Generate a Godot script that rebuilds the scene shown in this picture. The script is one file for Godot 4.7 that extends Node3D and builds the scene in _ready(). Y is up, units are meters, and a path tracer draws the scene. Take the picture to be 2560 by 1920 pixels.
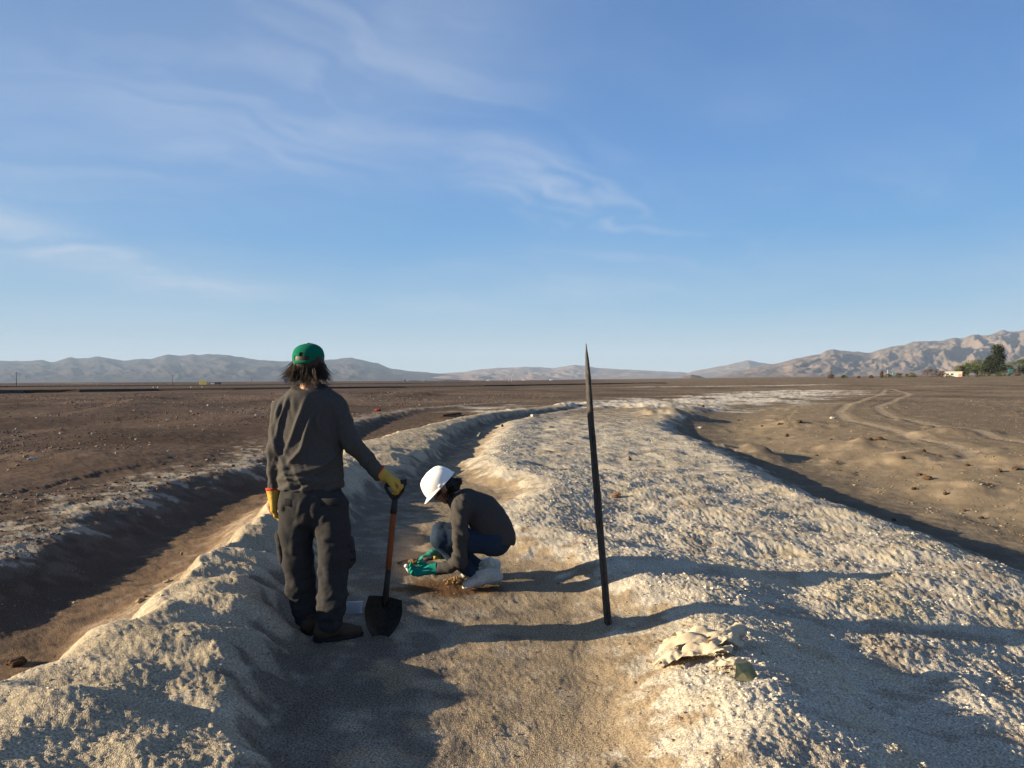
extends Node3D
# A desert canal bank at low sun: two people digging, a stake, crusted ridges, a plain, mountains.
# Photograph pixels (2560 x 1920) are turned into directions; distances come from the ground they touch.
const EYE := 1.57          # camera above the trail floor
const FOC := 1922.0        # focal length in photograph pixels
const HZ := 945.0          # photograph row of eye level
const DET := 1.0

var n_warp := FastNoiseLite.new()
var n_big := FastNoiseLite.new()
var n_lump := FastNoiseLite.new()
var n_clod := FastNoiseLite.new()
var n_fine := FastNoiseLite.new()
var n_col := FastNoiseLite.new()
var n_salt := FastNoiseLite.new()
var rng := RandomNumberGenerator.new()

func lin(r: float, g: float, b: float) -> Color:   # real-world (linear) base colour -> albedo_color
	return Color(r, g, b).linear_to_srgb()

func px(x: float, y: float, d: float) -> Vector3:   # photograph pixel at depth d
	return Vector3((x - 1280.0) / FOC * d, EYE - (y - HZ) / FOC * d, -d)

func gpx(x: float, y: float) -> Vector3:   # photograph pixel -> point on the ground, by walking along the ray
	var d := 1.5
	while d < 3000.0:
		var p := px(x, y, d)
		if p.y <= ground_h(p.x, p.z):
			return Vector3(p.x, ground_h(p.x, p.z), p.z)
		d *= 1.004
	return px(x, y, 3000.0)

func on_ground(x: float, d: float) -> Vector3:
	return Vector3(x, ground_h(x, -d), -d)

func setup_noise() -> void:
	rng.seed = 20240
	for a in [[n_warp, 11, 0.55, 3], [n_big, 12, 0.045, 3], [n_lump, 13, 1.9, 3], [n_clod, 14, 7.5, 3], [n_fine, 15, 22.0, 2], [n_col, 16, 0.8, 4], [n_salt, 17, 3.1, 4]]:
		var n: FastNoiseLite = a[0]
		n.seed = a[1]; n.frequency = a[2]; n.fractal_octaves = a[3]
		n.noise_type = FastNoiseLite.TYPE_SIMPLEX_SMOOTH if a[3] != 2 else FastNoiseLite.TYPE_SIMPLEX
		n.fractal_type = FastNoiseLite.FRACTAL_FBM

# ------------------------------------------------------------ tagging helpers
var taken := {}
func numbered(called: String) -> String:
	var k: int = taken.get(called, 0)
	taken[called] = k + 1
	return called if k == 0 else "%s_%03d" % [called, k]

func tag(o: Node, label := "", category := "", group := "", kind := "") -> void:
	if label: o.set_meta("label", label)
	if category: o.set_meta("category", category)
	if group: o.set_meta("group", group)
	if kind: o.set_meta("kind", kind)

func thing(called: String, label: String, category: String, at := Vector3.ZERO, turn := 0.0, group := "") -> Node3D:
	var o := Node3D.new()
	o.name = numbered(called)
	add_child(o)
	o.position = at; o.rotation.y = turn
	tag(o, label, category, group)
	return o

func part(called: String, mesh: Mesh, m: Material, parent: Node) -> MeshInstance3D:
	var o := MeshInstance3D.new()
	o.name = called if parent != self else numbered(called)
	o.mesh = mesh
	if m: o.material_override = m
	parent.add_child(o, true)
	return o

func mat(c: Color, rough := 0.9, metal := 0.0) -> StandardMaterial3D:
	var m := StandardMaterial3D.new()
	m.albedo_color = c; m.roughness = rough; m.metallic = metal
	m.metallic_specular = 0.3
	return m

func noise_tex(seed_: int, freq: float, size: int, ramp: Array = [], oct := 4, normal := 0.0) -> NoiseTexture2D:
	var n := FastNoiseLite.new()
	n.seed = seed_; n.frequency = freq; n.fractal_octaves = oct
	var t := NoiseTexture2D.new()
	t.width = size; t.height = size; t.seamless = true; t.noise = n
	if ramp:
		var g := Gradient.new()
		var offs := PackedFloat32Array(); var cols := PackedColorArray()
		for r in ramp:
			offs.append(r[0]); cols.append(r[1])
		g.offsets = offs; g.colors = cols
		t.color_ramp = g
	if normal > 0.0:
		t.as_normal_map = true; t.bump_strength = normal
	return t

# ------------------------------------------------------------ terrain
# Feature lines of the canal banks, each [depth, x, height], from the photograph.
const L_BANK := [[-12, -4.7, -.1], [5.0, -4.8, -.1], [7.4, -4.9, -.1], [8.8, -5.1, -.08], [10.9, -5.4, -.08], [13.4, -5.3, -.08], [14.6, -5.0, -.1], [20, -5.6, -.1], [29, -6.1, -.1], [42, -5.2, -.1], [46, -3.4, -.1], [52, -1.3, -.1], [62, 3.0, -.1]]
const L_CREST := [[-12, -2.1, .27], [1.5, -2.1, .275], [3.1, -2.06, .29], [3.56, -2.0, .305], [3.9, -1.96, .32], [4.85, -2.04, .335], [5.93, -2.13, .345], [7.07, -2.25, .34], [10, -2.58, .34], [15.3, -2.9, .32], [18, -2.6, .3], [22, -2.1, .3], [28, -1.2, .27], [35, .7, .2], [45, 4.0, .1], [62, 12.0, 0.0]]
const L_SHOULDER := [[-12, -.95, .25], [1.5, -.95, .25], [2.66, -1.02, .245], [3.2, -1.3, .25], [3.8, -1.48, .265], [4.5, -1.64, .285], [5.5, -1.86, .30], [7, -2.02, .27], [10, -2.1, .25], [12, -1.95, .23], [15.6, -1.66, .24], [20, -1.75, .25], [28.7, -.75, .25], [35, 1.2, .16], [45, 4.8, .1], [62, 13.0, 0.0]]
const R_CREST := [[-12, 1.0, .22], [2.4, 1.0, .24], [2.68, .95, .25], [3.22, .95, .24], [4.0, 1.1, .19], [4.95, 1.27, .14], [6.2, 1.0, .14], [6.54, .8, .13], [7.68, .22, .13], [9, .3, .18], [10.57, .5, .2], [12.1, -.05, .2], [13.3, -.3, .2], [18.7, -.1, .2], [26, .3, .16], [35, 2.6, .09], [45, 6.5, .03], [62, 15.0, 0.0]]
const R_EDGE := [[-12, 3.9, -.34], [3.5, 3.92, -.27], [5.0, 3.95, -.12], [6.5, 3.98, -.02], [12.6, 3.85, 0], [16.8, 4.27, 0], [23, 4.5, -.02], [28, 5.2, -.05], [35, 7.5, -.08], [45, 12.0, -.1], [62, 24.0, -.1]]
const DSTEP := 0.1
const DMIN := -12.0
const DMAX := 62.0
const NF := 18
var fx := PackedFloat32Array()
var fh := PackedFloat32Array()
const AMP := [.012, .012, .018, .009, .007, .010, .013, .016, .009, .006, .020, .026, .024, .01, .010, .012, .013, .013]
const SHARP := [0, 0, 0, 0, 0, 0, 0, 0, 0, 0, 0, 0, 0, 0, 0, 0, 0, 0]
var col_base: Array[Color] = [
	Color(.130, .100, .084), Color(.116, .089, .074), Color(.165, .135, .11), Color(.125, .097, .077), Color(.215, .155, .108), Color(.30, .245, .18),
	Color(.44, .39, .30), Color(.44, .39, .30), Color(.205, .177, .146), Color(.325, .266, .19),
	Color(.53, .497, .425), Color(.53, .497, .425), Color(.53, .497, .425), Color(.185, .156, .122), Color(.255, .212, .155), Color(.27, .222, .162), Color(.225, .186, .140), Color(.21, .172, .131)]
# mounds and hummocks: [x, depth, height, radius across, radius in depth]
const MOUNDS := [[-9.6, 76.0, .42, 2.4, 2.6], [5.9, 19.5, .34, .75, 1.3], [7.0, 33.8, .34, 1.1, 2.0], [7.9, 42.5, .36, 1.8, 2.4], [9.7, 20.7, .20, .9, .8], [7.6, 13.1, .20, .7, .7], [10.2, 15.6, .22, .9, .7], [10.8, 29.0, .22, 1.2, 1.1], [13.5, 23.0, .2, 1.3, .9], [8.6, 17.4, .15, .8, .7], [-9.0, 15.5, .22, 2.6, 2.0], [-14.0, 21.0, .3, 3.4, 2.6]]

func curve_at(pts: Array, d: float) -> Vector2:
	var n := pts.size()
	if d <= pts[0][0]: return Vector2(pts[0][1], pts[0][2])
	for i in n - 1:
		if d < pts[i + 1][0]:
			var t: float = (d - pts[i][0]) / (pts[i + 1][0] - pts[i][0])
			var i0: int = maxi(i - 1, 0); var i3: int = mini(i + 2, n - 1)
			# cubic through the points (finite difference tangents)
			var w: float = pts[i + 1][0] - pts[i][0]
			var r := Vector2.ZERO
			for k in 2:
				var p1: float = pts[i][k + 1]; var p2: float = pts[i + 1][k + 1]
				var m1: float = (p2 - pts[i0][k + 1]) / maxf(pts[i + 1][0] - pts[i0][0], .01) * w
				var m2: float = (pts[i3][k + 1] - p1) / maxf(pts[i3][0] - pts[i][0], .01) * w
				var t2 := t * t; var t3 := t2 * t
				r[k] = (2 * t3 - 3 * t2 + 1) * p1 + (t3 - 2 * t2 + t) * m1 + (3 * t2 - 2 * t3) * p2 + (t3 - t2) * m2
			return r
	return Vector2(pts[n - 1][1], pts[n - 1][2])

func make_tables() -> void:
	var rows := int((DMAX - DMIN) / DSTEP) + 1
	fx.resize(rows * NF); fh.resize(rows * NF)
	for i in rows:
		var d := DMIN + i * DSTEP
		var lb := curve_at(L_BANK, d); var lc := curve_at(L_CREST, d); var ls := curve_at(L_SHOULDER, d)
		var rc := curve_at(R_CREST, d); var re := curve_at(R_EDGE, d)
		var fl := maxf(ls.x + 0.42, lc.x + .7)
		var fr := maxf(rc.x - 0.75, fl + .25)
		var deep := clampf((50.0 - d) / 22.0, 0.15, 1.0)
		var xs := [lb.x - 9.0, lb.x - 1.6, lb.x, lb.x + 1.0, lc.x - 1.15, lc.x - .45, lc.x, ls.x, fl, fr, rc.x, rc.x + 0.9, re.x, re.x + 1.35, re.x + 2.9, re.x + 5.2, re.x + 8.5, re.x + 14.0]
		var hs := [-.14, -.08, lb.y, lerpf(-.12, -.35, deep), lerpf(-.12, -.35, deep), lerpf(-.05, -.1, deep), lc.y, ls.y, 0.015, 0.0, rc.y, rc.y - lerpf(.21, .09, smoothstep(3.6, 6.0, d)), re.y, lerpf(-.14, -.40, deep), lerpf(-.14, -.46, deep), lerpf(-.12, -.24, deep), -.12, -.12]
		for k in NF:
			fx[i * NF + k] = xs[k]
			if k > 0: fx[i * NF + k] = maxf(xs[k], fx[i * NF + k - 1] + .05)
			fh[i * NF + k] = hs[k]

func far_h(x: float, d: float) -> float:   # the plain far away: falling to the left, rising to the right
	var r := sqrt(x * x + d * d)
	var a := clampf(x / maxf(r, 1.0) / .55, -1.0, 1.0)
	var near_e := lerpf(22.0, 15.0, a + 1.0) if a < 0.0 else lerpf(15.0, 8.0, a)
	var far_e := lerpf(9.0, 5.0, a + 1.0) if a < 0.0 else lerpf(5.0, -8.0, a)
	var e := far_e + near_e * pow(200.0 / maxf(r, 60.0), .9)
	return lerpf(-.13, EYE - e / FOC * r, smoothstep(50.0, 200.0, r))

var PRINTS: Array = []
func make_prints() -> void:
	var rg := RandomNumberGenerator.new(); rg.seed = 321
	for i in 46:
		PRINTS.append([rg.randf_range(-1.2, .75), rg.randf_range(2.2, 8.5), rg.randf_range(-.9, .9) + (PI if rg.randf() < .5 else 0.0)])

func clod_c(x: float, z: float) -> float:
	return n_clod.get_noise_2d(x * .6 + 5.0, z * .6) if x * x + z * z < 900.0 else 0.0

func g_flat(z: float) -> float:   # 1 on the plateau, 0 at its edges
	return minf(z - 10.2, 12.6 - z) * 1.6

func salt_field(x: float, d: float) -> float:   # white crust spilling over the far bend of the canal
	var a := Vector2(3.5, 40.0); var ab := Vector2(31.0, 49.0)
	var t := clampf((Vector2(x, d) - a).dot(ab) / ab.length_squared(), 0.0, 1.0)
	var e := Vector2(x, d).distance_to(a + ab * t)
	var w := 6.0 + 5.0 * n_big.get_noise_2d(x * 4.0, d * 4.0)
	var s := 1.0 - smoothstep(w * .6, w * 1.25, e)
	# a thin yellow-white streak further out
	var y := absf(d - 128.0 - (x - 38.0) * .15)
	return maxf(s, (1.0 - smoothstep(2.0, 4.5, y)) * (1.0 - smoothstep(10.0, 24.0, absf(x - 36.0))))

# Everything about one ground point: height, and the colour in g_col when asked for.
var g_col := Color()
var g_zone := 0.0
func ground(x: float, z: float, want_col: bool) -> float:
	var d := -z
	var r := sqrt(x * x + d * d)
	var near := 1.0 - smoothstep(46.0, 62.0, d)
	if x < -40.0 or x > 60.0: near = 0.0
	var wig := n_warp.get_noise_2d(x, z)
	var wig2 := n_warp.get_noise_2d(x * 3.1 + 50.0, z * 3.1)
	var big := n_big.get_noise_2d(x, z)
	var far := far_h(x, d) + (.34 * n_warp.get_noise_2d(x * .13 + 7.0, z * .13) * smoothstep(5.5, 11.0, -x) * (1.0 - smoothstep(60.0, 160.0, r)) if x < -5.5 else 0.0) + big * .10 * smoothstep(12.0, 60.0, r) + n_big.get_noise_2d(x * .12, z * .12) * 0.5 * smoothstep(60.0, 260.0, r)
	var h := far
	var amp := .02
	var c := col_base[0]
	if want_col:
		c = col_base[0].lerp(col_base[17], smoothstep(-30.0, 45.0, x - (d - 50.0) * .12))
	var k := 0
	var t := 0.0
	if near > 0.0:
		var xw := x + wig * .20 + wig2 * .085
		var dw := clampf(d + wig2 * .12, DMIN, DMAX - .11)
		var fi := (dw - DMIN) / DSTEP
		var i := int(fi)
		var f := fi - i
		var b := i * NF
		if xw <= lerpf(fx[b], fx[b + NF], f):
			h = lerpf(fh[b], fh[b + NF], f); k = 0; t = 0.0
		elif xw >= lerpf(fx[b + NF - 1], fx[b + 2 * NF - 1], f):
			h = lerpf(fh[b + NF - 1], fh[b + 2 * NF - 1], f); k = NF - 2; t = 1.0
		else:
			var x0 := lerpf(fx[b], fx[b + NF], f)
			for j in NF - 1:
				var x1 := lerpf(fx[b + j + 1], fx[b + NF + j + 1], f)
				if xw < x1:
					k = j; t = (xw - x0) / maxf(x1 - x0, .001)
					break
				x0 = x1
			var s := t * t * (3.0 - 2.0 * t)
			s = lerpf(t, s, .7)
			if k == 6: s = pow(t, 1.8)
			h = lerpf(lerpf(fh[b + k], fh[b + NF + k], f), lerpf(fh[b + k + 1], fh[b + NF + k + 1], f), s)
		amp = lerpf(AMP[k], AMP[k + 1], t)
		if k < 1 or k >= NF - 3:
			h += big * .10 * smoothstep(2.0, 14.0, absf(x) - 4.0)
			if k < 1: h += .34 * n_warp.get_noise_2d(x * .13 + 7.0, z * .13) * smoothstep(5.5, 11.0, -x)
		if k >= 13:   # eroded lumps on the right bank
			var lum := n_warp.get_noise_2d(x * .75 + 31.0, z * .6)
			h += maxf(0.0, lum - .28) * .22 * smoothstep(0.0, 2.0, x - lerpf(fx[b + 13], fx[b + NF + 13], f))
		h = lerpf(far, h, near)
		amp = lerpf(.02, amp, near)
		if want_col:
			var tc := smoothstep(.30, .70, t + n_salt.get_noise_2d(x * .9, z * .9) * .7 + .35 * clod_c(x, z))
			var zc := col_base[k].lerp(col_base[k + 1], tc)
			if k >= 9 and k <= 12 and d > 18.0: zc = zc.lerp(Color(.25, .20, .145), smoothstep(24.0, 36.0, d + wig * 9.0) * .75)
			c = c.lerp(zc, near)
	var lump := 0.0
	var clod := 0.0
	if r < 140.0:
		lump = n_lump.get_noise_2d(x, z)
		h += amp * (.95 if k >= 9 else 1.5) * lump
	if r < 30.0:
		clod = n_clod.get_noise_2d(x, z)
		h += amp * ((.34 * clod + .30 * absf(clod)) if k >= 9 else (.5 * clod + .3 * absf(clod)))
		if k >= 10 and k <= 12 and near > 0.0: h += .075 * wig * clampf(g_flat(k + t), 0.0, 1.0)
		if r < 13.0:
			h += amp * (.30 * n_fine.get_noise_2d(x, z) + .22 * absf(n_fine.get_noise_2d(x * .55 + 9.0, z * .55)))
	if d > 9.0 and d < 84.0:
		for mo in MOUNDS:
			var mx: float = (x - mo[0] + wig * .8) / mo[3]
			var md: float = (d - mo[1]) / mo[4]
			var m2 := mx * mx + md * md
			if m2 < 5.0: h += mo[2] * exp(-m2) * (1.0 + .3 * wig)
	if d > 40.0:
		if r < 170.0:
			var sf := salt_field(x, d)
			if sf > 0.0: h += sf * (.16 * maxf(0.0, n_warp.get_noise_2d(x * .35, z * .35)) + .03 * lump)
	if near > 0.0 and k >= 5 and k <= 7 and d < 14.0:
		var te := n_lump.get_noise_2d(x * .28 + z * .12 + 3.0, z * .62 - x * .1)
		h += .12 * te * clampf(1.0 - absf(k + t - 6.6) / 1.3, 0.0, 1.0)
	if k >= 7 and k <= 9 and d > 1.5 and d < 9.5 and near > 0.0:
		for fp in PRINTS:
			var ex: float = x - fp[0]; var ez: float = d - fp[1]
			if ex * ex + ez * ez < .05:
				var q := Vector2(ex * cos(fp[2]) + ez * sin(fp[2]), -ex * sin(fp[2]) + ez * cos(fp[2])) / Vector2(.05, .14)
				var l := q.length_squared()
				h += -.0035 * exp(-l * l) + .0016 * exp(-pow(l - 1.5, 2.0) * 3.0)
	if d > 4.6 and d < 5.1 and absf(x - .61) < .3:
		h += .022 * exp(-Vector2(x - .61, d - 4.87).length_squared() / .006)
	g_zone = k + t
	if want_col:
		var v := n_col.get_noise_2d(x, z)
		var sx := n_salt.get_noise_2d(x + 40.0, z)
		var crusty := clampf((amp - .013) / .015, 0.0, 1.0)
		c *= 1.0 + .22 * v + .14 * sx
		if k < 1 or near < .5: c *= 1.0 + .55 * n_warp.get_noise_2d(x * .16 - 3.0, z * .16) * (1.0 - smoothstep(100.0, 260.0, r))
		# salt efflorescence: white, patchy, mostly on the crust
		var salt := smoothstep(.10, .50, sx + .5 * v) * (.18 + .6 * crusty) * near
		if k >= 12: salt *= .35
		if k <= 3: salt = smoothstep(.35, .55, 1.0 - absf(g_zone - 1.95) / .75 * 1.2 + sx * .9 + v * .8 + wig2 * .5 - .25) * .5 * near
		if d > 24.0: salt *= .6
		c = c.lerp(Color(.56, .535, .47), salt)
		if d > 40.0 and r < 170.0:
			var sf := salt_field(x, d)
			if sf > 0.0: c = c.lerp(Color(.66, .63, .56), sf * smoothstep(-.40, .05, n_warp.get_noise_2d(x * .5, z * .5) + .3 * sx))
		# brown soil showing through where the crust has broken away
		if crusty > 0.0 and near > 0.0:
			c = c.lerp(Color(.27, .215, .16), smoothstep(.10, .26, n_salt.get_noise_2d(x * .55 - 20.0, z * .9 + 4.0) - .25 * v) * .6 * crusty * near)
		# ochre-yellow sulphate patches in the crust, wherever it is crusted
		if crusty > 0.0 and near > 0.0:
			c = c.lerp(Color(.54, .465, .30), smoothstep(.12, .30, v + .45 * n_warp.get_noise_2d(x * .7 + 60.0, z * .7)) * .5 * crusty * near)
		# fresh dark soil where the digging goes on
		if d > 5.0 and d < 6.6 and absf(x + .45) < .8:
			var dg := Vector2((x + .48) / .42, (d - 5.72) / .26).length() + sx * .5
			c = c.lerp(Color(.155, .098, .060), 1.0 - smoothstep(.65, 1.1, dg))
		g_col = c
	return h

func ground_h(x: float, z: float) -> float:
	return ground(x, z, false)

# wheel ruts on the right-hand plain, in photograph pixels (traced on the ground)
const RUTS := [
	[[2462, 1141], [2419, 1118], [2361, 1102], [2291, 1092], [2244, 1075], [2186, 1063], [2120, 1050], [2097, 1032], [2120, 1013], [2167, 997], [2205, 987], [2213, 980]],
	[[2660, 1122], [2560, 1104], [2439, 1087], [2361, 1071], [2291, 1055], [2233, 1046], [2202, 1028], [2194, 1017], [2237, 1001], [2272, 989], [2244, 982], [2186, 974], [2128, 970]],
	[[-160, 1058], [0, 1047], [103, 1037], [206, 1025], [275, 1015], [312, 1005], [290, 998], [240, 996], [150, 998]]]
var rut_pts: Array = []
var rut_box: Array[Rect2] = []
func make_ruts() -> void:
	for line in RUTS:
		var pl: Array[Vector2] = []
		for p in line:
			var d: float = FOC * (EYE + .12) / (p[1] - HZ)
			pl.append(Vector2((p[0] - 1280.0) / FOC * d, d))
		rut_pts.append(pl)
		var bx := Rect2(pl[0], Vector2.ZERO)
		for q in pl: bx = bx.expand(q)
		rut_box.append(bx.grow(1.5))

func rut_at(x: float, d: float) -> float:   # distance to the nearest rut
	var best := 99.0
	var p := Vector2(x, d)
	for k in rut_pts.size():
		if not rut_box[k].has_point(p): continue
		var pl: Array = rut_pts[k]
		for i in pl.size() - 1:
			var a: Vector2 = pl[i]; var b: Vector2 = pl[i + 1]
			var ab := b - a
			var t := clampf((p - a).dot(ab) / ab.length_squared(), 0.0, 1.0)
			best = minf(best, p.distance_to(a + ab * t))
	return best

func build_ground() -> void:
	var angs := PackedFloat32Array()
	var a := 0.0
	var right := [0.0]
	while a < 180.0:
		var st := 0.1 / DET
		if a > 40.0: st = minf(0.1 / DET + (a - 40.0) * .03, 4.0)
		a = minf(a + st, 180.0)
		right.append(a)
	for i in range(right.size() - 1, 0, -1): angs.append(-right[i])
	for i in right.size(): angs.append(right[i])
	var rads := PackedFloat32Array()
	var r := .15
	while r < 15000.0:
		rads.append(r)
		if r < 1.6: r *= 1.12
		else: r *= 1.0 + minf(.005 + .00012 * r, .035) / DET
	var nc := angs.size()
	var nr := rads.size()
	var verts := PackedVector3Array(); verts.resize(nc * nr + 1)
	var cols := PackedColorArray(); cols.resize(nc * nr + 1)
	var sn := PackedFloat32Array(); var cs := PackedFloat32Array()
	for i in nc:
		sn.append(sin(deg_to_rad(angs[i]))); cs.append(cos(deg_to_rad(angs[i])))
	var q := 0
	for j in nr:
		var rr := rads[j]
		for i in nc:
			var x := rr * sn[i]
			var z := -rr * cs[i]
			var h := ground(x, z, true)
			if (x > 4.0 or x < -12.0) and rr > 9.0 and rr < 110.0 and z < 0.0:
				var rd := rut_at(x, -z)
				if rd < 1.2:
					var wv := (.13 if x > 0.0 else .55) + .1 * n_col.get_noise_2d(x * 2.0, z * 2.0)
					h += .012 * exp(-pow((rd - .5) / .2, 2.0)) - .022 * exp(-pow(rd / .3, 2.0))
					g_col = g_col.lerp(Color(.40, .335, .25) if x > 0.0 else Color(.17, .126, .10), .85 * (1.0 - smoothstep(wv, wv + .14, rd)))
			verts[q] = Vector3(x, h, z)
			cols[q] = g_col
			q += 1
	verts[q] = Vector3(0, ground(0, 0, true), 0); cols[q] = g_col
	var idx := PackedInt32Array()
	idx.resize((nr - 1) * (nc - 1) * 6 + (nc - 1) * 3)
	var w := 0
	for j in nr - 1:
		for i in nc - 1:
			var p := j * nc + i
			idx[w] = p; idx[w + 1] = p + nc; idx[w + 2] = p + 1
			idx[w + 3] = p + 1; idx[w + 4] = p + nc; idx[w + 5] = p + nc + 1
			w += 6
	for i in nc - 1:
		idx[w] = q; idx[w + 1] = i; idx[w + 2] = i + 1
		w += 3
	var arr := []
	arr.resize(Mesh.ARRAY_MAX)
	arr[Mesh.ARRAY_VERTEX] = verts; arr[Mesh.ARRAY_COLOR] = cols; arr[Mesh.ARRAY_INDEX] = idx
	var st := SurfaceTool.new()
	st.create_from_arrays(arr)
	st.generate_normals()
	var m := StandardMaterial3D.new()
	m.vertex_color_use_as_albedo = true
	m.roughness = 1.0
	m.metallic_specular = 0.1
	m.uv1_triplanar = true; m.uv1_world_triplanar = true
	m.uv1_scale = Vector3.ONE * 1.1
	m.albedo_texture = noise_tex(5, .06, 1024, [[0.0, Color(.52, .50, .48)], [.40, Color(.76, .75, .74)], [.56, Color(.9, .895, .885)], [.68, Color(1, 1, 1)], [1.0, Color(1, 1, 1)]], 5)
	m.heightmap_enabled = true
	m.heightmap_texture = noise_tex(6, .11, 1024, [], 4)
	m.heightmap_scale = .42
	var o := part("ground", st.commit(), m, self)
	tag(o, "crusted salt ridges, brown trail floor and stony desert plain", "ground", "", "structure")
	print("ground ", nc, " x ", nr)

# ------------------------------------------------------------ sky, mountains
func build_light() -> void:
	var cam := Camera3D.new()
	cam.name = "camera"
	cam.position = Vector3(0, EYE, 0)
	cam.rotation.x = -atan((960.0 - HZ) / FOC)
	cam.fov = rad_to_deg(2.0 * atan(960.0 / FOC))
	cam.near = .05; cam.far = 60000.0
	add_child(cam)
	cam.current = true
	var sun := DirectionalLight3D.new()
	sun.name = "sun"
	sun.light_energy = 1.55
	sun.light_color = Color(1.0, .905, .755)
	sun.light_angular_distance = .53
	sun.shadow_enabled = true
	sun.directional_shadow_max_distance = 200.0
	add_child(sun)
	sun.look_at_from_position(Vector3.ZERO, -to_sun(), Vector3.UP)
	var e := Environment.new()
	e.background_mode = Environment.BG_SKY
	e.tonemap_mode = Environment.TONE_MAPPER_LINEAR
	e.tonemap_exposure = EXPO
	e.sdfgi_enabled = true; e.ssao_enabled = true; e.ssil_enabled = true
	e.fog_enabled = true
	e.volumetric_fog_enabled = true; e.volumetric_fog_density = 0.0
	e.fog_density = .000042
	e.fog_light_color = Color(.63, .725, .85)
	var sky := Sky.new()
	var pm := PanoramaSkyMaterial.new()
	pm.panorama = sky_image()
	sky.sky_material = pm
	e.sky = sky
	var we := WorldEnvironment.new()
	we.name = "world_environment"
	we.environment = e
	add_child(we)

const EXPO := 3.15
const SUN_EL := 13.5
const SUN_AZ := 4.0     # degrees behind the camera's left
func to_sun() -> Vector3:
	var el := deg_to_rad(SUN_EL); var az := deg_to_rad(SUN_AZ)
	return Vector3(-cos(az) * cos(el), sin(el), sin(az) * cos(el))

func sky_image() -> ImageTexture:
	var w := 2048
	var hgt := 1024
	var data := PackedFloat32Array()
	data.resize(w * hgt * 3)
	var n1 := FastNoiseLite.new(); n1.seed = 3; n1.frequency = .9; n1.fractal_octaves = 5
	var n2 := FastNoiseLite.new(); n2.seed = 9; n2.frequency = 1.6; n2.fractal_octaves = 4
	var sun := to_sun()
	# gradient by elevation (degrees): linear colours as seen, divided by the exposure below
	var ge := [0.0, 2.0, 5.0, 10.0, 16.0, 22.0, 28.0, 45.0, 90.0]
	var gc := [Color(.56, .65, .66), Color(.48, .615, .69), Color(.31, .525, .72), Color(.16, .395, .72), Color(.112, .305, .665), Color(.096, .25, .57), Color(.086, .212, .495), Color(.070, .150, .35), Color(.055, .11, .24)]
	var half := hgt / 2
	for j in half:
		var el := (0.5 - (j + .5) / hgt) * PI
		var deg := rad_to_deg(el)
		var base: Color = gc[8]
		for k in 8:
			if deg < ge[k + 1]:
				base = gc[k].lerp(gc[k + 1], (deg - ge[k]) / (ge[k + 1] - ge[k]))
				break
		var ce := cos(el); var se := sin(el)
		for i in w:
			var az := wrapf((i + .5) / w * TAU, -PI, PI)     # the panorama begins at -z
			var dir := Vector3(sin(az) * ce, se, -cos(az) * ce)
			var ad := rad_to_deg(az)
			var cd := dir.dot(sun)
			var c := base
			# brightening round the sun
			var gl := pow(maxf(0.0, cd * .5 + .5), 3.0)
			c = c.lerp(Color(.44, .55, .66), gl * .5)
			# thin cirrus on a plane high above
			var k := 1.0 / (se + .12)
			var px_ := dir.x * k; var pz_ := dir.z * k
			var wrp := n2.get_noise_2d(px_ * .5, pz_ * .5)
			var wr2 := n2.get_noise_2d(px_ * 1.7 + 30.0, pz_ * 1.7)
			var u := px_ * .80 - pz_ * .60 + wrp * .7 + wr2 * .10
			var v := px_ * .60 + pz_ * .80 + wrp * .35
			var st := n1.get_noise_2d(u * .5, v * 2.6)               # long fibres
			var fb := n1.get_noise_2d(u * 1.7 + 12.0, v * 8.5)       # fine fibres
			var veil := n2.get_noise_2d(px_ * .30 + 7.0, pz_ * .30)
			var cl := maxf(0.0, veil * 1.0 + .20) * maxf(0.0, .26 + .9 * st + .45 * fb) * .5 * (1.0 - .3 * smoothstep(8.0, 22.0, ad))
			# denser patches, where they stand in the sky
			var q1 := exp(-pow((ad - 3.5) / 7.5, 2.0) - pow((deg - 13.6 + (ad - 3.5) * .34) / 2.6, 2.0))
			var q2 := exp(-pow((ad + 34.0) / 10.0, 2.0) - pow((deg - 9.4 + (ad + 33.5) * .26) / 1.15, 2.0))
			var q3 := exp(-pow((ad + 25.0) / 9.5, 2.0) - pow((deg - 7.2 + (ad + 27.0) * .10) / .8, 2.0))
			var q4 := exp(-pow((ad + 14.0) / 15.0, 2.0) - pow((deg - 21.0 - (ad + 14.0) * .1) / 5.0, 2.0))
			cl += q1 * maxf(0.0, .20 + st * .8 + fb * .55) * 1.0 + (q2 * 1.0 + q3 * .6) * maxf(.15, .5 + st * .6 + fb * .45) + q4 * maxf(0.0, .16 + st * .55 + fb * .25) * .8
			cl = cl * .72 + q4 * .10 + q1 * .05 + maxf(0.0, .05 + .10 * veil + .05 * wrp)
			cl *= smoothstep(.02, .10, se)
			c = c.lerp(Color(.58, .66, .78), clampf(cl, 0.0, .75))
			var o := (j * w + i) * 3
			data[o] = c.r / EXPO; data[o + 1] = c.g / EXPO; data[o + 2] = c.b / EXPO
	for j in range(half, hgt):
		for i in w:
			var o := (j * w + i) * 3
			data[o] = .20 / EXPO; data[o + 1] = .16 / EXPO; data[o + 2] = .12 / EXPO
	var im := Image.create_from_data(w, hgt, false, Image.FORMAT_RGBF, data.to_byte_array())
	return ImageTexture.create_from_image(im)

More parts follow.
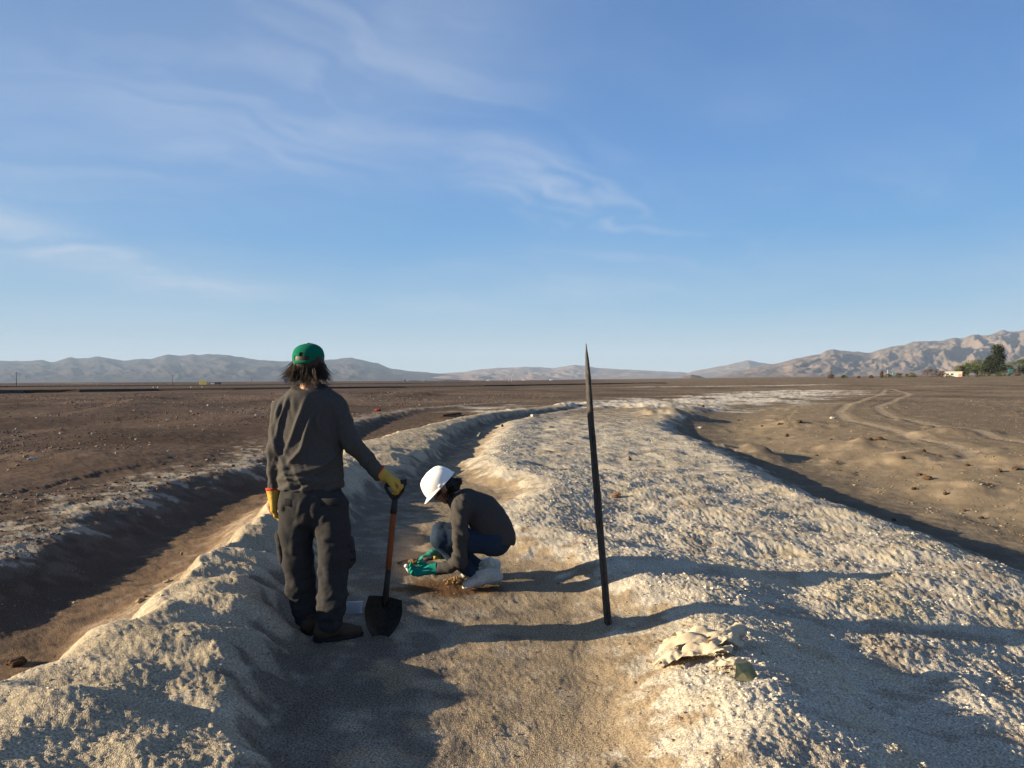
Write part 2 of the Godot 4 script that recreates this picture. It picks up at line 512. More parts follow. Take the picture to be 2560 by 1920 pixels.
# One mountain range: a height sheet between its foot and beyond its crest; the crest's height follows the skyline.
func mountain_range(called: String, label: String, line: Array, d_crest: float, d_foot: float, cols: int, rows: int, spur: float, spur_amp: float, c1: Color, c2: Color, seed_: int) -> void:
	var n := FastNoiseLite.new(); n.seed = seed_; n.frequency = 1.0; n.fractal_octaves = 4; n.fractal_type = FastNoiseLite.FRACTAL_RIDGED
	var nn := FastNoiseLite.new(); nn.seed = seed_ + 1; nn.frequency = 1.0; nn.fractal_octaves = 4
	var x0: float = line[0][0]; var x1: float = line[-1][0]
	var verts := PackedVector3Array(); var vc := PackedColorArray(); var idx := PackedInt32Array()
	for j in rows + 1:
		var v := float(j) / rows * 1.35          # 0 foot, 1 crest, beyond: the back
		for i in cols + 1:
			var pxx := lerpf(x0, x1, float(i) / cols)
			var top: float = line[-1][1]
			for k in line.size() - 1:
				if pxx < line[k + 1][0]:
					var t: float = (pxx - line[k][0]) / (line[k + 1][0] - line[k][0])
					top = lerpf(line[k][1], line[k + 1][1], t * t * (3.0 - 2.0 * t) * .5 + t * .5)
					break
			var along := (pxx - 1280.0) / FOC * d_crest
			var wob := nn.get_noise_2d(along / (spur * 2.2), 3.0) * .12
			var dd := lerpf(d_foot, d_crest, v) * (1.0 + wob * (1.0 - v) * .35)
			var dirx := (pxx - 1280.0) / FOC
			var x := dirx * dd
			var base := far_h(x, dd) - 6.0
			var crest_h := EYE - (top - HZ) / FOC * d_crest
			var cb := far_h(dirx * d_crest, d_crest) - 6.0
			var hh := maxf(crest_h - cb, 0.0)
			var warp := nn.get_noise_2d(along / spur * .6, v * 2.0) * .55
			var sp := n.get_noise_2d(along / spur + warp, v * 1.5 + warp * .5)        # ridged: spurs running down
			var prof := pow(clampf(v, 0.0, 1.0), 1.25) if v <= 1.0 else 1.0 - (v - 1.0) * 1.6
			var mid := sin(clampf(v, 0.0, 1.0) * PI)
			var h := hh * (prof + spur_amp * sp * mid + .04 * nn.get_noise_2d(along / spur * 3.0, v * 7.0) * smoothstep(0.0, .25, v))
			verts.append(Vector3(x, base + h, -dd))
			vc.append(c1.lerp(c2, clampf(.5 + nn.get_noise_2d(along / spur * .8, v * 3.0 + 5.0), 0.0, 1.0)))
	for j in rows:
		for i in cols:
			var p := j * (cols + 1) + i
			var nw := p + cols + 1
			idx.append_array([p, nw, p + 1, p + 1, nw, nw + 1])
	var arr := []
	arr.resize(Mesh.ARRAY_MAX)
	arr[Mesh.ARRAY_VERTEX] = verts; arr[Mesh.ARRAY_COLOR] = vc; arr[Mesh.ARRAY_INDEX] = idx
	var st := SurfaceTool.new()
	st.create_from_arrays(arr)
	st.generate_normals()
	var m := StandardMaterial3D.new()
	m.vertex_color_use_as_albedo = true; m.roughness = 1.0; m.metallic_specular = 0.05
	var o := part(called, st.commit(), m, self)
	tag(o, label, "mountains", "", "structure")

func build_mountains() -> void:
	var left := [[-420, 912], [-200, 896], [0, 902], [45, 903], [105, 900], [129, 905], [175, 893], [199, 895], [246, 891], [309, 901], [361, 896], [381, 897], [421, 885], [450, 890], [481, 886], [498, 888], [519, 885], [570, 886], [598, 893], [653, 899], [708, 904], [760, 903], [811, 899], [835, 898], [877, 894], [905, 899], [938, 907], [981, 922], [1036, 928], [1121, 936], [1200, 945], [1300, 955]]
	mountain_range("mountain_range", "hazy blue-grey mountain range beyond the highway plain", left, 11500.0, 7000.0, 420, 60, 900.0, .16, Color(.044, .041, .041), Color(.062, .056, .054), 41)
	var mid := [[950, 950], [1050, 936], [1121, 932], [1159, 930], [1193, 924], [1261, 919], [1325, 917], [1380, 920], [1436, 912], [1461, 914], [1499, 920], [1567, 924], [1652, 928], [1700, 930], [1760, 938], [1860, 946]]
	mountain_range("mountain_range", "low pale mauve hills on the horizon behind the stake", mid, 13000.0, 9000.0, 260, 50, 800.0, .2, Color(.20, .162, .142), Color(.165, .132, .12), 47)
	var low := [[1060, 950], [1090, 942], [1120, 938], [1150, 940], [1180, 936], [1205, 938], [1235, 943], [1300, 942], [1330, 937], [1365, 941], [1410, 946], [1450, 950]]
	mountain_range("mountain_range", "small dark foothills in front of the pale mauve hills", low, 8500.0, 7600.0, 160, 30, 320.0, .25, Color(.17, .13, .12), Color(.22, .17, .15), 53)
	var far := [[1600, 950], [1700, 936], [1760, 922], [1810, 913], [1845, 905], [1872, 900], [1905, 906], [1940, 911], [1990, 916], [2060, 925]]
	mountain_range("mountain_range", "single distant grey-violet peak behind the right-hand slopes", far, 12500.0, 9500.0, 160, 40, 900.0, .14, Color(.17, .14, .125), Color(.14, .115, .105), 59)
	var right := [[1780, 944], [1850, 927], [1900, 916], [1930, 911], [2004, 893], [2049, 885], [2066, 876], [2085, 873], [2127, 879], [2174, 882], [2213, 870], [2258, 862], [2294, 852], [2347, 852], [2389, 843], [2404, 846], [2434, 834], [2458, 839], [2509, 826], [2538, 829], [2560, 822], [2650, 812], [2760, 816], [2900, 830], [3100, 860]]
	mountain_range("mountain_range", "sunlit tan mountain range with folded spurs behind the trees", right, 7600.0, 5000.0, 420, 110, 460.0, .20, Color(.145, .117, .099), Color(.118, .096, .083), 61)
	var knob := [[1695, 945], [1712, 940], [1728, 936], [1742, 938], [1765, 945]]
	mountain_range("hill", "small dark cone hill alone on the far plain", knob, 4200.0, 3950.0, 60, 24, 90.0, .1, Color(.13, .10, .085), Color(.16, .12, .10), 67)

# ------------------------------------------------------------ smooth bodies from bones (surface nets)
class Blob:
	var cell: float
	var lo: Vector3
	var nx: int
	var ny: int
	var nz: int
	var f := PackedFloat32Array()
	var bones: Array = []
	var cuts: Array = []
	func _init(c: float) -> void:
		cell = c
	# a capsule that tapers; flat: axis along which it is squeezed by the factor s; k: blending radius
	func bone(a: Vector3, b: Vector3, ra: float, rb: float, k := .02, flat := Vector3.ZERO, s := 1.0) -> Blob:
		bones.append([a, b, ra, rb, k, flat, s])
		return self
	func chain(pts: Array, k := .02, flat := Vector3.ZERO, s := 1.0) -> Blob:   # pts: [Vector3, radius]
		for i in pts.size() - 1:
			bones.append([pts[i][0], pts[i + 1][0], pts[i][1], pts[i + 1][1], k, flat, s])
		return self
	func cut(at: Vector3, n: Vector3, reach := 9.0) -> Blob:    # remove what lies on the side n points to, within reach of at
		cuts.append([at, n.normalized(), reach])
		return self
	func fill() -> void:
		var mn := Vector3.ONE * 1e9; var mx := -mn
		for b in bones:
			var m: float = maxf(b[2], b[3]) + cell * 3.0 + b[4] * .5
			mn = mn.min(b[0] - Vector3.ONE * m).min(b[1] - Vector3.ONE * m)
			mx = mx.max(b[0] + Vector3.ONE * m).max(b[1] + Vector3.ONE * m)
		lo = mn
		nx = int((mx.x - mn.x) / cell) + 2; ny = int((mx.y - mn.y) / cell) + 2; nz = int((mx.z - mn.z) / cell) + 2
		f.resize(nx * ny * nz)
		f.fill(.5)
		for b in bones:
			var a: Vector3 = b[0]; var ab: Vector3 = b[1] - a
			var ra: float = b[2]; var rb: float = b[3]; var k: float = b[4]
			var fl: Vector3 = b[5]; var s1: float = b[6] - 1.0
			var l2: float = maxf(ab.length_squared(), 1e-9)
			var m: float = maxf(ra, rb) + k + cell * 2.0
			var p0: Vector3 = a.min(b[1]) - Vector3.ONE * m - lo
			var p1: Vector3 = a.max(b[1]) + Vector3.ONE * m - lo
			var x0 := maxi(int(p0.x / cell), 0); var x1 := mini(int(p1.x / cell) + 1, nx - 1)
			var y0 := maxi(int(p0.y / cell), 0); var y1 := mini(int(p1.y / cell) + 1, ny - 1)
			var z0 := maxi(int(p0.z / cell), 0); var z1 := mini(int(p1.z / cell) + 1, nz - 1)
			var squeezed := s1 != 0.0
			for z in range(z0, z1 + 1):
				for y in range(y0, y1 + 1):
					var o := (z * ny + y) * nx
					for x in range(x0, x1 + 1):
						var q := lo + Vector3(x, y, z) * cell - a
						var t := clampf(q.dot(ab) / l2, 0.0, 1.0)
						var v := q - ab * t
						if squeezed: v += fl * (v.dot(fl) * s1)
						var d := v.length() - (ra + (rb - ra) * t)
						var e := f[o + x]
						var hh := k - absf(d - e)
						if hh > 0.0: f[o + x] = minf(d, e) - hh * hh / (4.0 * k)
						elif d < e: f[o + x] = d
		for c in cuts:
			for z in nz:
				for y in ny:
					var o := (z * ny + y) * nx
					for x in nx:
						var q: Vector3 = lo + Vector3(x, y, z) * cell - c[0]
						var d: float = q.dot(c[1])
						if d > f[o + x] and q.length_squared() < c[2] * c[2]: f[o + x] = d
	# cloth folds: kind of fold, worked out by the scene (who)
	func mesh(who = null, kind := 0) -> ArrayMesh:
		fill()
		var at := PackedInt32Array(); at.resize(nx * ny * nz); at.fill(-1)
		var vs := PackedVector3Array()
		var sl := nx * ny
		var off := [0, 1, nx, nx + 1, sl, sl + 1, sl + nx, sl + nx + 1]
		var edges := [[0, 1], [2, 3], [4, 5], [6, 7], [0, 2], [1, 3], [4, 6], [5, 7], [0, 4], [1, 5], [2, 6], [3, 7]]
		var cor := [Vector3(0, 0, 0), Vector3(1, 0, 0), Vector3(0, 1, 0), Vector3(1, 1, 0), Vector3(0, 0, 1), Vector3(1, 0, 1), Vector3(0, 1, 1), Vector3(1, 1, 1)]
		var far := cell * 2.2
		for z in nz - 1:
			for y in ny - 1:
				var o := z * sl + y * nx
				for x in nx - 1:
					var p := o + x
					if absf(f[p]) > far: continue
					var neg := 0
					for k in 8:
						if f[p + off[k]] < 0.0: neg += 1
					if neg == 0 or neg == 8: continue
					var sum := Vector3.ZERO; var n := 0
					for e in edges:
						var a: float = f[p + off[e[0]]]; var b: float = f[p + off[e[1]]]
						if (a < 0.0) != (b < 0.0):
							var c0: Vector3 = cor[e[0]]
							sum += c0.lerp(cor[e[1]], a / (a - b)); n += 1
					at[p] = vs.size()
					vs.append(lo + (Vector3(x, y, z) + sum / n) * cell)
		var ix := PackedInt32Array()
		for z in range(1, nz - 1):
			for y in range(1, ny - 1):
				var o := z * sl + y * nx
				for x in range(1, nx - 1):
					var p := o + x
					var a := f[p]
					if absf(a) > far: continue
					var s := a < 0.0
					if s != (f[p + 1] < 0.0): quad(ix, at[p - nx - sl], at[p - sl], at[p], at[p - nx], s)
					if s != (f[p + nx] < 0.0): quad(ix, at[p - 1 - sl], at[p - 1], at[p], at[p - sl], s)
					if s != (f[p + sl] < 0.0): quad(ix, at[p - 1 - nx], at[p - nx], at[p], at[p - 1], s)
		var nr := PackedVector3Array(); nr.resize(vs.size())
		if who != null:
			var inv := 1.0 / cell
			for i in vs.size():
				var g := (vs[i] - lo) * inv
				var x := clampi(int(g.x), 1, nx - 2); var y := clampi(int(g.y), 1, ny - 2); var z := clampi(int(g.z), 1, nz - 2)
				var p := z * sl + y * nx + x
				var nn := Vector3(f[p + 1] - f[p - 1], f[p + nx] - f[p - nx], f[p + sl] - f[p - sl]).normalized()
				vs[i] += nn * float(who.fold(kind, vs[i], nn))
		var arr := []
		arr.resize(Mesh.ARRAY_MAX)
		arr[Mesh.ARRAY_VERTEX] = vs; arr[Mesh.ARRAY_INDEX] = ix
		var st := SurfaceTool.new()
		st.create_from_arrays(arr)
		st.generate_normals()
		return st.commit()
	func quad(ix: PackedInt32Array, a: int, b: int, c: int, d: int, s: bool) -> void:
		if a < 0 or b < 0 or c < 0 or d < 0: return
		if s: ix.append_array([a, c, b, a, d, c])
		else: ix.append_array([a, b, c, a, c, d])

# ------------------------------------------------------------ swept and lofted shapes
# rings: Array of PackedVector3Array of equal length -> closed tube with caps, appended to st
func loft(st: SurfaceTool, rings: Array, closed := true, caps := true) -> void:
	var n: int = rings[0].size()
	for j in rings.size() - 1:
		var a: PackedVector3Array = rings[j]; var b: PackedVector3Array = rings[j + 1]
		for i in (n if closed else n - 1):
			var i2 := (i + 1) % n
			st.add_vertex(a[i]); st.add_vertex(b[i]); st.add_vertex(a[i2])
			st.add_vertex(a[i2]); st.add_vertex(b[i]); st.add_vertex(b[i2])
	if caps:
		for e in 2:
			var r: PackedVector3Array = rings[0] if e == 0 else rings[-1]
			var c := Vector3.ZERO
			for p in r: c += p / n
			for i in n:
				var i2 := (i + 1) % n
				st.add_vertex(c)
				if e == 0:
					st.add_vertex(r[i]); st.add_vertex(r[i2])
				else:
					st.add_vertex(r[i2]); st.add_vertex(r[i])

func ring(c: Vector3, u: Vector3, v: Vector3, n: int, ph := 0.0) -> PackedVector3Array:
	var r := PackedVector3Array()
	for i in n:
		var a := ph + TAU * i / n
		r.append(c + u * cos(a) + v * sin(a))
	return r

func frame_of(t: Vector3) -> Array:
	var up := Vector3.UP if absf(t.y) < .9 else Vector3.RIGHT
	var u := t.cross(up).normalized()
	return [u, u.cross(t).normalized()]

func tube(st: SurfaceTool, pts: Array, rad: Array, n := 10, caps := true) -> void:
	var rings := []
	for i in pts.size():
		var t: Vector3 = (pts[mini(i + 1, pts.size() - 1)] - pts[maxi(i - 1, 0)]).normalized()
		var fr := frame_of(t)
		var r: float = rad[mini(i, rad.size() - 1)]
		rings.append(ring(pts[i], fr[0] * r, fr[1] * r, n))
	loft(st, rings, true, caps)

func new_st(smooth := true) -> SurfaceTool:
	var st := SurfaceTool.new()
	st.begin(Mesh.PRIMITIVE_TRIANGLES)
	st.set_smooth_group(0 if smooth else -1)
	return st

func done(st: SurfaceTool) -> ArrayMesh:
	st.index()
	st.generate_normals()
	return st.commit()

func done_flat(st: SurfaceTool) -> ArrayMesh:
	st.generate_normals()
	return st.commit()

func box(st: SurfaceTool, c: Vector3, h: Vector3, b := Basis.IDENTITY, bev := 0.0) -> void:
	# a box of half sizes h, with chamfered vertical outline when bev > 0
	var rings := []
	var lv := [[-1.0, -bev], [-1.0, 0.0], [1.0, 0.0], [1.0, -bev]] if bev > 0.0 else [[-1.0, 0.0], [1.0, 0.0]]
	for k in lv.size():
		var ins: float = bev if (bev > 0.0 and (k == 0 or k == 3)) else 0.0
		var y: float = lv[k][0] * h.y
		if bev > 0.0 and (k == 1 or k == 2): y -= lv[k][0] * bev
		var x := h.x - ins; var z := h.z - ins
		var r := PackedVector3Array()
		if bev > 0.0:
			for q in [[-x + bev, -z], [-x, -z + bev], [-x, z - bev], [-x + bev, z], [x - bev, z], [x, z - bev], [x, -z + bev], [x - bev, -z]]:
				r.append(c + b * Vector3(q[0], y, q[1]))
		else:
			for q in [[-x, -z], [-x, z], [x, z], [x, -z]]:
				r.append(c + b * Vector3(q[0], y, q[1]))
		r.reverse()
		rings.append(r)
	rings.reverse()
	loft(st, rings)

# ------------------------------------------------------------ people
var fold_n := FastNoiseLite.new()
const BZ := Vector3(0, 0, 1)

func fabric(c: Color, scale := 6.0, rough := .95, relief := .12, seed_ := 70) -> StandardMaterial3D:
	var m := mat(c, rough)
	m.metallic_specular = .15
	m.uv1_triplanar = true
	m.uv1_scale = Vector3.ONE * scale
	m.albedo_texture = noise_tex(seed_, .04, 512, [[0.0, Color(.72, .72, .72)], [.5, Color(.9, .9, .9)], [1.0, Color(1, 1, 1)]], 5)
	m.heightmap_enabled = true
	m.heightmap_texture = noise_tex(seed_ + 1, .25, 512, [], 2)
	m.heightmap_scale = relief
	return m

# A gloved hand: palm between wrist and knuckles, four fingers and a thumb, each a bent chain.
func hand(b: Blob, wrist: Vector3, palm_dir: Vector3, across: Vector3, curl: Vector3, size: float, bends: Array, thumb: Array, fat := 1.0) -> void:
	var pd := palm_dir.normalized(); var ac := across.normalized(); var cu := curl.normalized()
	var kn := wrist + pd * .085 * size
	b.bone(wrist - pd * .035 * size, wrist + pd * .02 * size, .034 * size * fat, .034 * size * fat, .02, cu, 1.3)
	for i in 4:
		var o := (i - 1.5) * .0215 * size
		b.bone(wrist + ac * o * .6 + pd * .01, kn + ac * o, .021 * size * fat, .0165 * size * fat, .012)
	var lens := [.043, .047, .044, .035]
	for i in 4:
		var p := kn + ac * (i - 1.5) * .0225 * size
		var ang := 0.0
		var r := .0118 * size * fat
		for s in 3:
			ang += bends[s] * (1.0 + (i - 1.5) * .06)
			var dir := (pd * cos(ang) + cu * sin(ang) + ac * (i - 1.5) * .05).normalized()
			var q: Vector3 = p + dir * lens[i] * size * (1.0 - .2 * s)
			b.bone(p, q, r, r * .92, .005)
			p = q; r *= .93
	# thumb leaves the side of the palm near its base
	var t0: Vector3 = wrist + pd * .025 * size + ac * thumb[0] * .03 * size
	var t1: Vector3 = t0 + (pd * thumb[1] + ac * thumb[0] * thumb[2] + cu * thumb[3]).normalized() * .045 * size
	var t2: Vector3 = t1 + (pd * thumb[4] + ac * thumb[0] * thumb[5] + cu * thumb[6]).normalized() * .036 * size
	b.bone(t0, t1, .019 * size * fat, .0145 * size * fat, .01)
	b.bone(t1, t2, .0142 * size * fat, .0125 * size * fat, .006)

# head with a face; c centre of the skull, fw where it looks, up its crown
func head(b: Blob, c: Vector3, fw: Vector3, up: Vector3, s: float) -> void:
	var rt := fw.cross(up).normalized()
	b.bone(c + up * .025 * s - fw * .012 * s, c + up * .02 * s + fw * .012 * s, .088 * s, .082 * s, .03, rt, 1.18)
	b.bone(c - up * .02 * s + fw * .03 * s, c - up * .085 * s + fw * .055 * s, .066 * s, .036 * s, .04, rt, 1.08)
	b.bone(c + up * .008 * s + fw * .088 * s, c - up * .028 * s + fw * .108 * s, .009 * s, .013 * s, .014)      # nose
	b.bone(c - up * .03 * s + fw * .1 * s + rt * .012 * s, c - up * .03 * s + fw * .1 * s - rt * .012 * s, .009 * s, .009 * s, .01)
	b.bone(c + up * .02 * s + fw * .078 * s + rt * .036 * s, c + up * .02 * s + fw * .078 * s - rt * .036 * s, .014 * s, .014 * s, .02)   # brow
	for q in [-.052, -.062]:    # lips
		b.bone(c + up * q * s + fw * .088 * s + rt * .018 * s, c + up * q * s + fw * .088 * s - rt * .018 * s, .007 * s, .007 * s, .008)
	for e in [-1.0, 1.0]:
		b.bone(c + rt * e * .074 * s + up * .012 * s, c + rt * e * .076 * s - up * .03 * s, .017 * s, .011 * s, .008, rt, 1.9)     # ears
		b.bone(c + up * .002 * s + fw * .074 * s + rt * e * .031 * s, c + up * .002 * s + fw * .0745 * s + rt * e * .031 * s, .012 * s, .012 * s, .004)   # eyes

func strand(st: SurfaceTool, pts: Array, w: float) -> void:
	var rings := []
	for i in pts.size():
		var t: Vector3 = (pts[mini(i + 1, pts.size() - 1)] - pts[maxi(i - 1, 0)]).normalized()
		var fr := frame_of(t)
		var r := w * (1.0 - pow(float(i) / (pts.size() - 1), 1.6) * .92)
		rings.append(ring(pts[i], fr[0] * r, fr[1] * r * .6, 4))
	loft(st, rings, true, false)

const MD := 4.6
func mp(x: float, y: float, dz := 0.0) -> Vector3:
	return px(x, y, MD - dz)

const CREASES := [[[733, 985], [708, 1056], [697, 1112]], [[775, 995], [768, 1022], [745, 1085], [719, 1140]], [[791, 1033], [783, 1061], [770, 1109], [765, 1148]], [[772, 1112], [752, 1138], [728, 1158]], [[712, 1000], [702, 1030], [698, 1060]], [[812, 1010], [806, 1050], [812, 1090]], [[850, 1130], [820, 1160], [780, 1172]], [[700, 1160], [740, 1178], [800, 1170]], [[704, 1195], [760, 1188], [820, 1200]]]
func shirt_folds(p: Vector3, n: Vector3) -> float:
	# drag lines from the right shoulder blade down to the left hip, tighter rings on the sleeves and at the hem
	var rel := p - mp(775, 1090)
	var body := 1.0 - smoothstep(.17, .23, absf(rel.x + .005))
	var u := rel.x * .93 + rel.y * .34 + fold_n.get_noise_3d(p.x * 2.2, p.y * 1.6, p.z * 2.0) * .07
	var v := -rel.x * .34 + rel.y * .93
	var a := fold_n.get_noise_3d(u * 10.5, v * 1.5, 4.0)
	var b := fold_n.get_noise_3d(u * 22.0 + 9.0, v * 3.4, 1.0)
	var d := (pow(maxf(0.0, a + .12), 1.4) * .042 + b * .0045) * smoothstep(.29, .16, rel.y)
	if n.z > .1:
		d *= .6
		for cr in CREASES:
			var best := 9.0; var along := 0.0
			for i in cr.size() - 1:
				var s0 := Vector2((cr[i][0] - 1280.0) / FOC * MD, EYE - (cr[i][1] - HZ) / FOC * MD); var s1 := Vector2((cr[i + 1][0] - 1280.0) / FOC * MD, EYE - (cr[i + 1][1] - HZ) / FOC * MD)
				var t := clampf((Vector2(p.x, p.y) - s0).dot(s1 - s0) / (s1 - s0).length_squared(), 0.0, 1.0)
				var q := Vector2(p.x, p.y).distance_to(s0.lerp(s1, t))
				if q < best:
					best = q; along = (i + t) / (cr.size() - 1)
			d += .020 * exp(-pow(best / .014, 2.0)) * sin(clampf(along * .9 + .08, 0.0, 1.0) * PI)
	var hem := smoothstep(-.14, -.22, rel.y)
	d += hem * fold_n.get_noise_3d(p.x * 3.0 + p.y * 4.0, p.y * 21.0 - p.x * 9.0, 2.0) * .013
	var arm := fold_n.get_noise_3d(p.x * 7.0 + p.y * 5.0, p.y * 9.0 - p.x * 12.0, p.z * 6.0) * .010 + fold_n.get_noise_3d(p.x * 18.0, p.y * 10.0, 7.0) * .004
	return lerpf(arm, d, body) - .002

func trouser_folds(p: Vector3, n: Vector3) -> float:
	var rel := p - mp(780, 1400)
	var low := smoothstep(.1, -.38, rel.y)
	var a := fold_n.get_noise_3d(p.x * 7.0 + p.y * 3.0, p.y * 2.2, p.z * 5.0) * .012
	var b := fold_n.get_noise_3d(p.x * 9.0 + p.y * 7.0, p.y * 13.0 - p.x * 8.0, p.z * 6.0)
	var cc := fold_n.get_noise_3d(p.x * 6.0 - p.y * 5.0 + 3.0, p.y * 4.5 + p.x * 5.0, p.z * 4.0)
	return a * .8 + b * (.0015 + .008 * low) + pow(maxf(0.0, cc - .06), 1.3) * .032 - .001

func build_standing_person() -> void:
	var t := thing("person", "standing person in dark grey work clothes and green cap, back turned, hand on shovel", "person", on_ground(-1.13, MD), 0.0)
	var inv := -t.position
	# the body under the clothes: one continuous figure
	var b := Blob.new(.013)
	head(b, mp(772, 914, -.014), Vector3(.22, -.10, -1).normalized(), Vector3(0, 1, -.08).normalized(), .86)
	b.chain([[mp(774, 935, -.01), .052], [mp(776, 985, .0), .056], [mp(776, 1030), .07]], .04, BZ, 1.0)
	b.bone(mp(776, 1040), mp(778, 1150), .14, .125, .05, BZ, 1.5)
	b.bone(mp(778, 1150), mp(780, 1240), .125, .15, .05, BZ, 1.5)
	b.bone(mp(712, 1016), mp(838, 1010), .05, .05, .04)
	b.chain([[mp(706, 1022), .05], [mp(689, 1122, .03), .04], [mp(686, 1222, -.03), .028]], .03)
	b.chain([[mp(841, 1016), .05], [mp(879, 1108, .03), .04], [mp(946, 1184, -.03), .028]], .03)
	b.chain([[mp(742, 1260, -.02), .085], [mp(745, 1405, -.06), .055], [mp(765, 1555, -.1), .04]], .03)
	b.chain([[mp(822, 1260, .0), .085], [mp(829, 1405, .02), .055], [mp(822, 1560, .04), .04]], .03)
	b.chain([[mp(768, 1575, -.1), .035], [mp(772, 1582, -.2), .03]], .02)
	b.chain([[mp(815, 1580, .04), .035], [mp(860, 1588, -.02), .03]], .02)
	b.chain([[mp(686, 1222, -.03), .026], [mp(680, 1262, -.05), .03], [mp(680, 1285, -.06), .015]], .02)
	b.chain([[mp(946, 1184, -.03), .026], [mp(985, 1202, -.03), .02]], .02)
	var skin := mat(lin(.30, .17, .11), .6)
	skin.subsurf_scatter_enabled = true; skin.subsurf_scatter_strength = .1
	part("body", b.mesh(), skin, t).position = inv
	# long-sleeved shirt
	var charcoal := fabric(lin(.078, .075, .074), 5.0, .95, .1, 70)
	var s := Blob.new(.0088)
	s.bone(mp(776, 985), mp(776, 1000), .10, .12, .05, BZ, 1.4)
	s.chain([[mp(775, 1025), .166], [mp(773, 1075), .176], [mp(775, 1150), .184], [mp(777, 1215), .200]], .05, BZ, 1.55)
	s.chain([[mp(712, 1019), .062], [mp(770, 992), .07], [mp(832, 1008), .064]], .05)
	s.chain([[mp(776, 990), .07], [mp(776, 962, -.005), .064]], .02)
	s.chain([[mp(704, 1024), .066], [mp(690, 1125, .03), .054], [mp(687, 1180, .0), .047], [mp(686, 1226, -.03), .041]], .022)
	s.chain([[mp(840, 1018), .068], [mp(880, 1110, .03), .055], [mp(915, 1147, .0), .049], [mp(950, 1187, -.03), .042]], .022)
	s.cut(mp(777, 1222, 0), Vector3(.02, -1, .0), .235)
	s.cut(mp(776, 964, 0), Vector3(0, 1, .35))
	var sh := part("shirt", s.mesh(self, 1), charcoal, t)
	sh.position = inv
	sh.set_meta("label", "dark grey long-sleeved shirt, creased across the back")
	# collar
	var st := new_st()
	var rings := []
	for j in 3:
		var rr := PackedVector3Array()
		for i in 20:
			var a := TAU * i / 20.0
			var rad: float = [.066, .063, .059][j]
			rr.append(mp(777, 967, -.01) + Vector3(cos(a) * rad, [-.006, .016, .022][j] - sin(a) * .012, sin(a) * rad * .95))
		rings.append(rr)
	loft(st, rings, true, false)
	part("collar", done(st), charcoal, sh)
	# trousers
	var dark := fabric(lin(.044, .044, .047), 5.0, .95, .1, 74)
	var r := Blob.new(.0092)
	r.chain([[mp(780, 1213), .172], [mp(780, 1250, .01), .182]], .05, BZ, 1.45)
	r.chain([[mp(737, 1262, .0), .100], [mp(739, 1330, -.02), .098], [mp(744, 1400, -.05), .091], [mp(752, 1455, -.08), .086], [mp(761, 1520, -.1), .077], [mp(766, 1566, -.1), .068]], .02)
	r.chain([[mp(827, 1262, .02), .103], [mp(830, 1320, .02), .105], [mp(833, 1390, .03), .093], [mp(832, 1450, .03), .086], [mp(825, 1525, .04), .080], [mp(824, 1574, .04), .070]], .02)
	r.cut(mp(766, 1571, 0), Vector3(0, -1, 0))
	var tr := part("trousers", r.mesh(self, 2), dark, t)
	tr.position = inv
	tr.set_meta("label", "dark cargo work trousers")
	for q in [[mp(872, 1368, .0), mp(874, 1398, .0), Vector3(1, 0, .2)], [mp(702, 1352, -.02), mp(706, 1388, -.04), Vector3(-1, 0, .2)]]:
		var pk := Blob.new(.008)
		pk.bone(q[0], q[1], .052, .056, .02, q[2].normalized(), 1.9)
		pk.bone(q[0] + Vector3(0, .035, .03), q[0] + Vector3(0, .03, -.03), .03, .03, .015, q[2].normalized(), 1.4)
		part("pocket", pk.mesh(self, 2), dark, tr)
	for q in [[mp(738, 1255, .105), .13], [mp(822, 1255, .115), -.1]]:      # back pocket flaps
		var fs := new_st()
		box(fs, q[0] + Vector3(0, 0, .006), Vector3(.062, .022, .005), Basis(Vector3.UP, q[1]), .003)
		part("pocket_flap", done(fs), dark, tr)
	# boots
	var leather := fabric(lin(.085, .060, .042), 7.0, .8, .15, 78)
	var sole := mat(lin(.02, .018, .016), .9)
	boot(t, inv, mp(800, 1590, .06), mp(872, 1596, .0), leather, sole)
	boot(t, inv, mp(768, 1582, -.05), mp(778, 1572, -.26), leather, sole)
	# yellow leather work gloves with a red cuff edge
	var yel := fabric(lin(.62, .40, .085), 9.0, .75, .2, 80)
	var red := mat(lin(.42, .025, .02), .8)
	var g := Blob.new(.0036)
	var w := mp(960, 1190, -.035)
	hand(g, w, Vector3(.9, -.42, -.05), Vector3(.12, .10, .95), Vector3(-.35, -.92, .0), 1.02, [.55, 1.15, 1.0], [1.0, .75, .5, .5, .8, .0, .7], 1.12)
	g.bone(mp(948, 1182, -.032), w, .046, .037, .015)
	g.cut(mp(945, 1179, -.03), Vector3(-.8, .55, 0))
	var gl := part("glove", g.mesh(self, 3), yel, t)
	gl.position = inv
	cuff(gl, mp(948, 1181.5, -.031), Vector3(-.8, .55, 0), .047, red)
	g = Blob.new(.0036)
	w = mp(684, 1238, -.035)
	hand(g, w, Vector3(-.04, -1, -.12), Vector3(.25, -.05, .95), Vector3(.95, .0, -.25), 1.02, [.3, .45, .4], [-1.0, .8, .45, .4, .9, .1, .3], 1.12)
	g.bone(mp(684, 1222, -.03), w, .047, .037, .015)
	g.cut(mp(684, 1219, -.03), Vector3(-.1, 1, 0))
	gl = part("glove", g.mesh(self, 3), yel, t)
	gl.position = inv
	cuff(gl, mp(684, 1221, -.03), Vector3(-.1, 1, 0), .048, red)
	cap_and_hair(t, inv)

func glove_folds(p: Vector3, n: Vector3) -> float:
	return fold_n.get_noise_3d(p.x * 22.0, p.y * 22.0, p.z * 22.0) * .0028

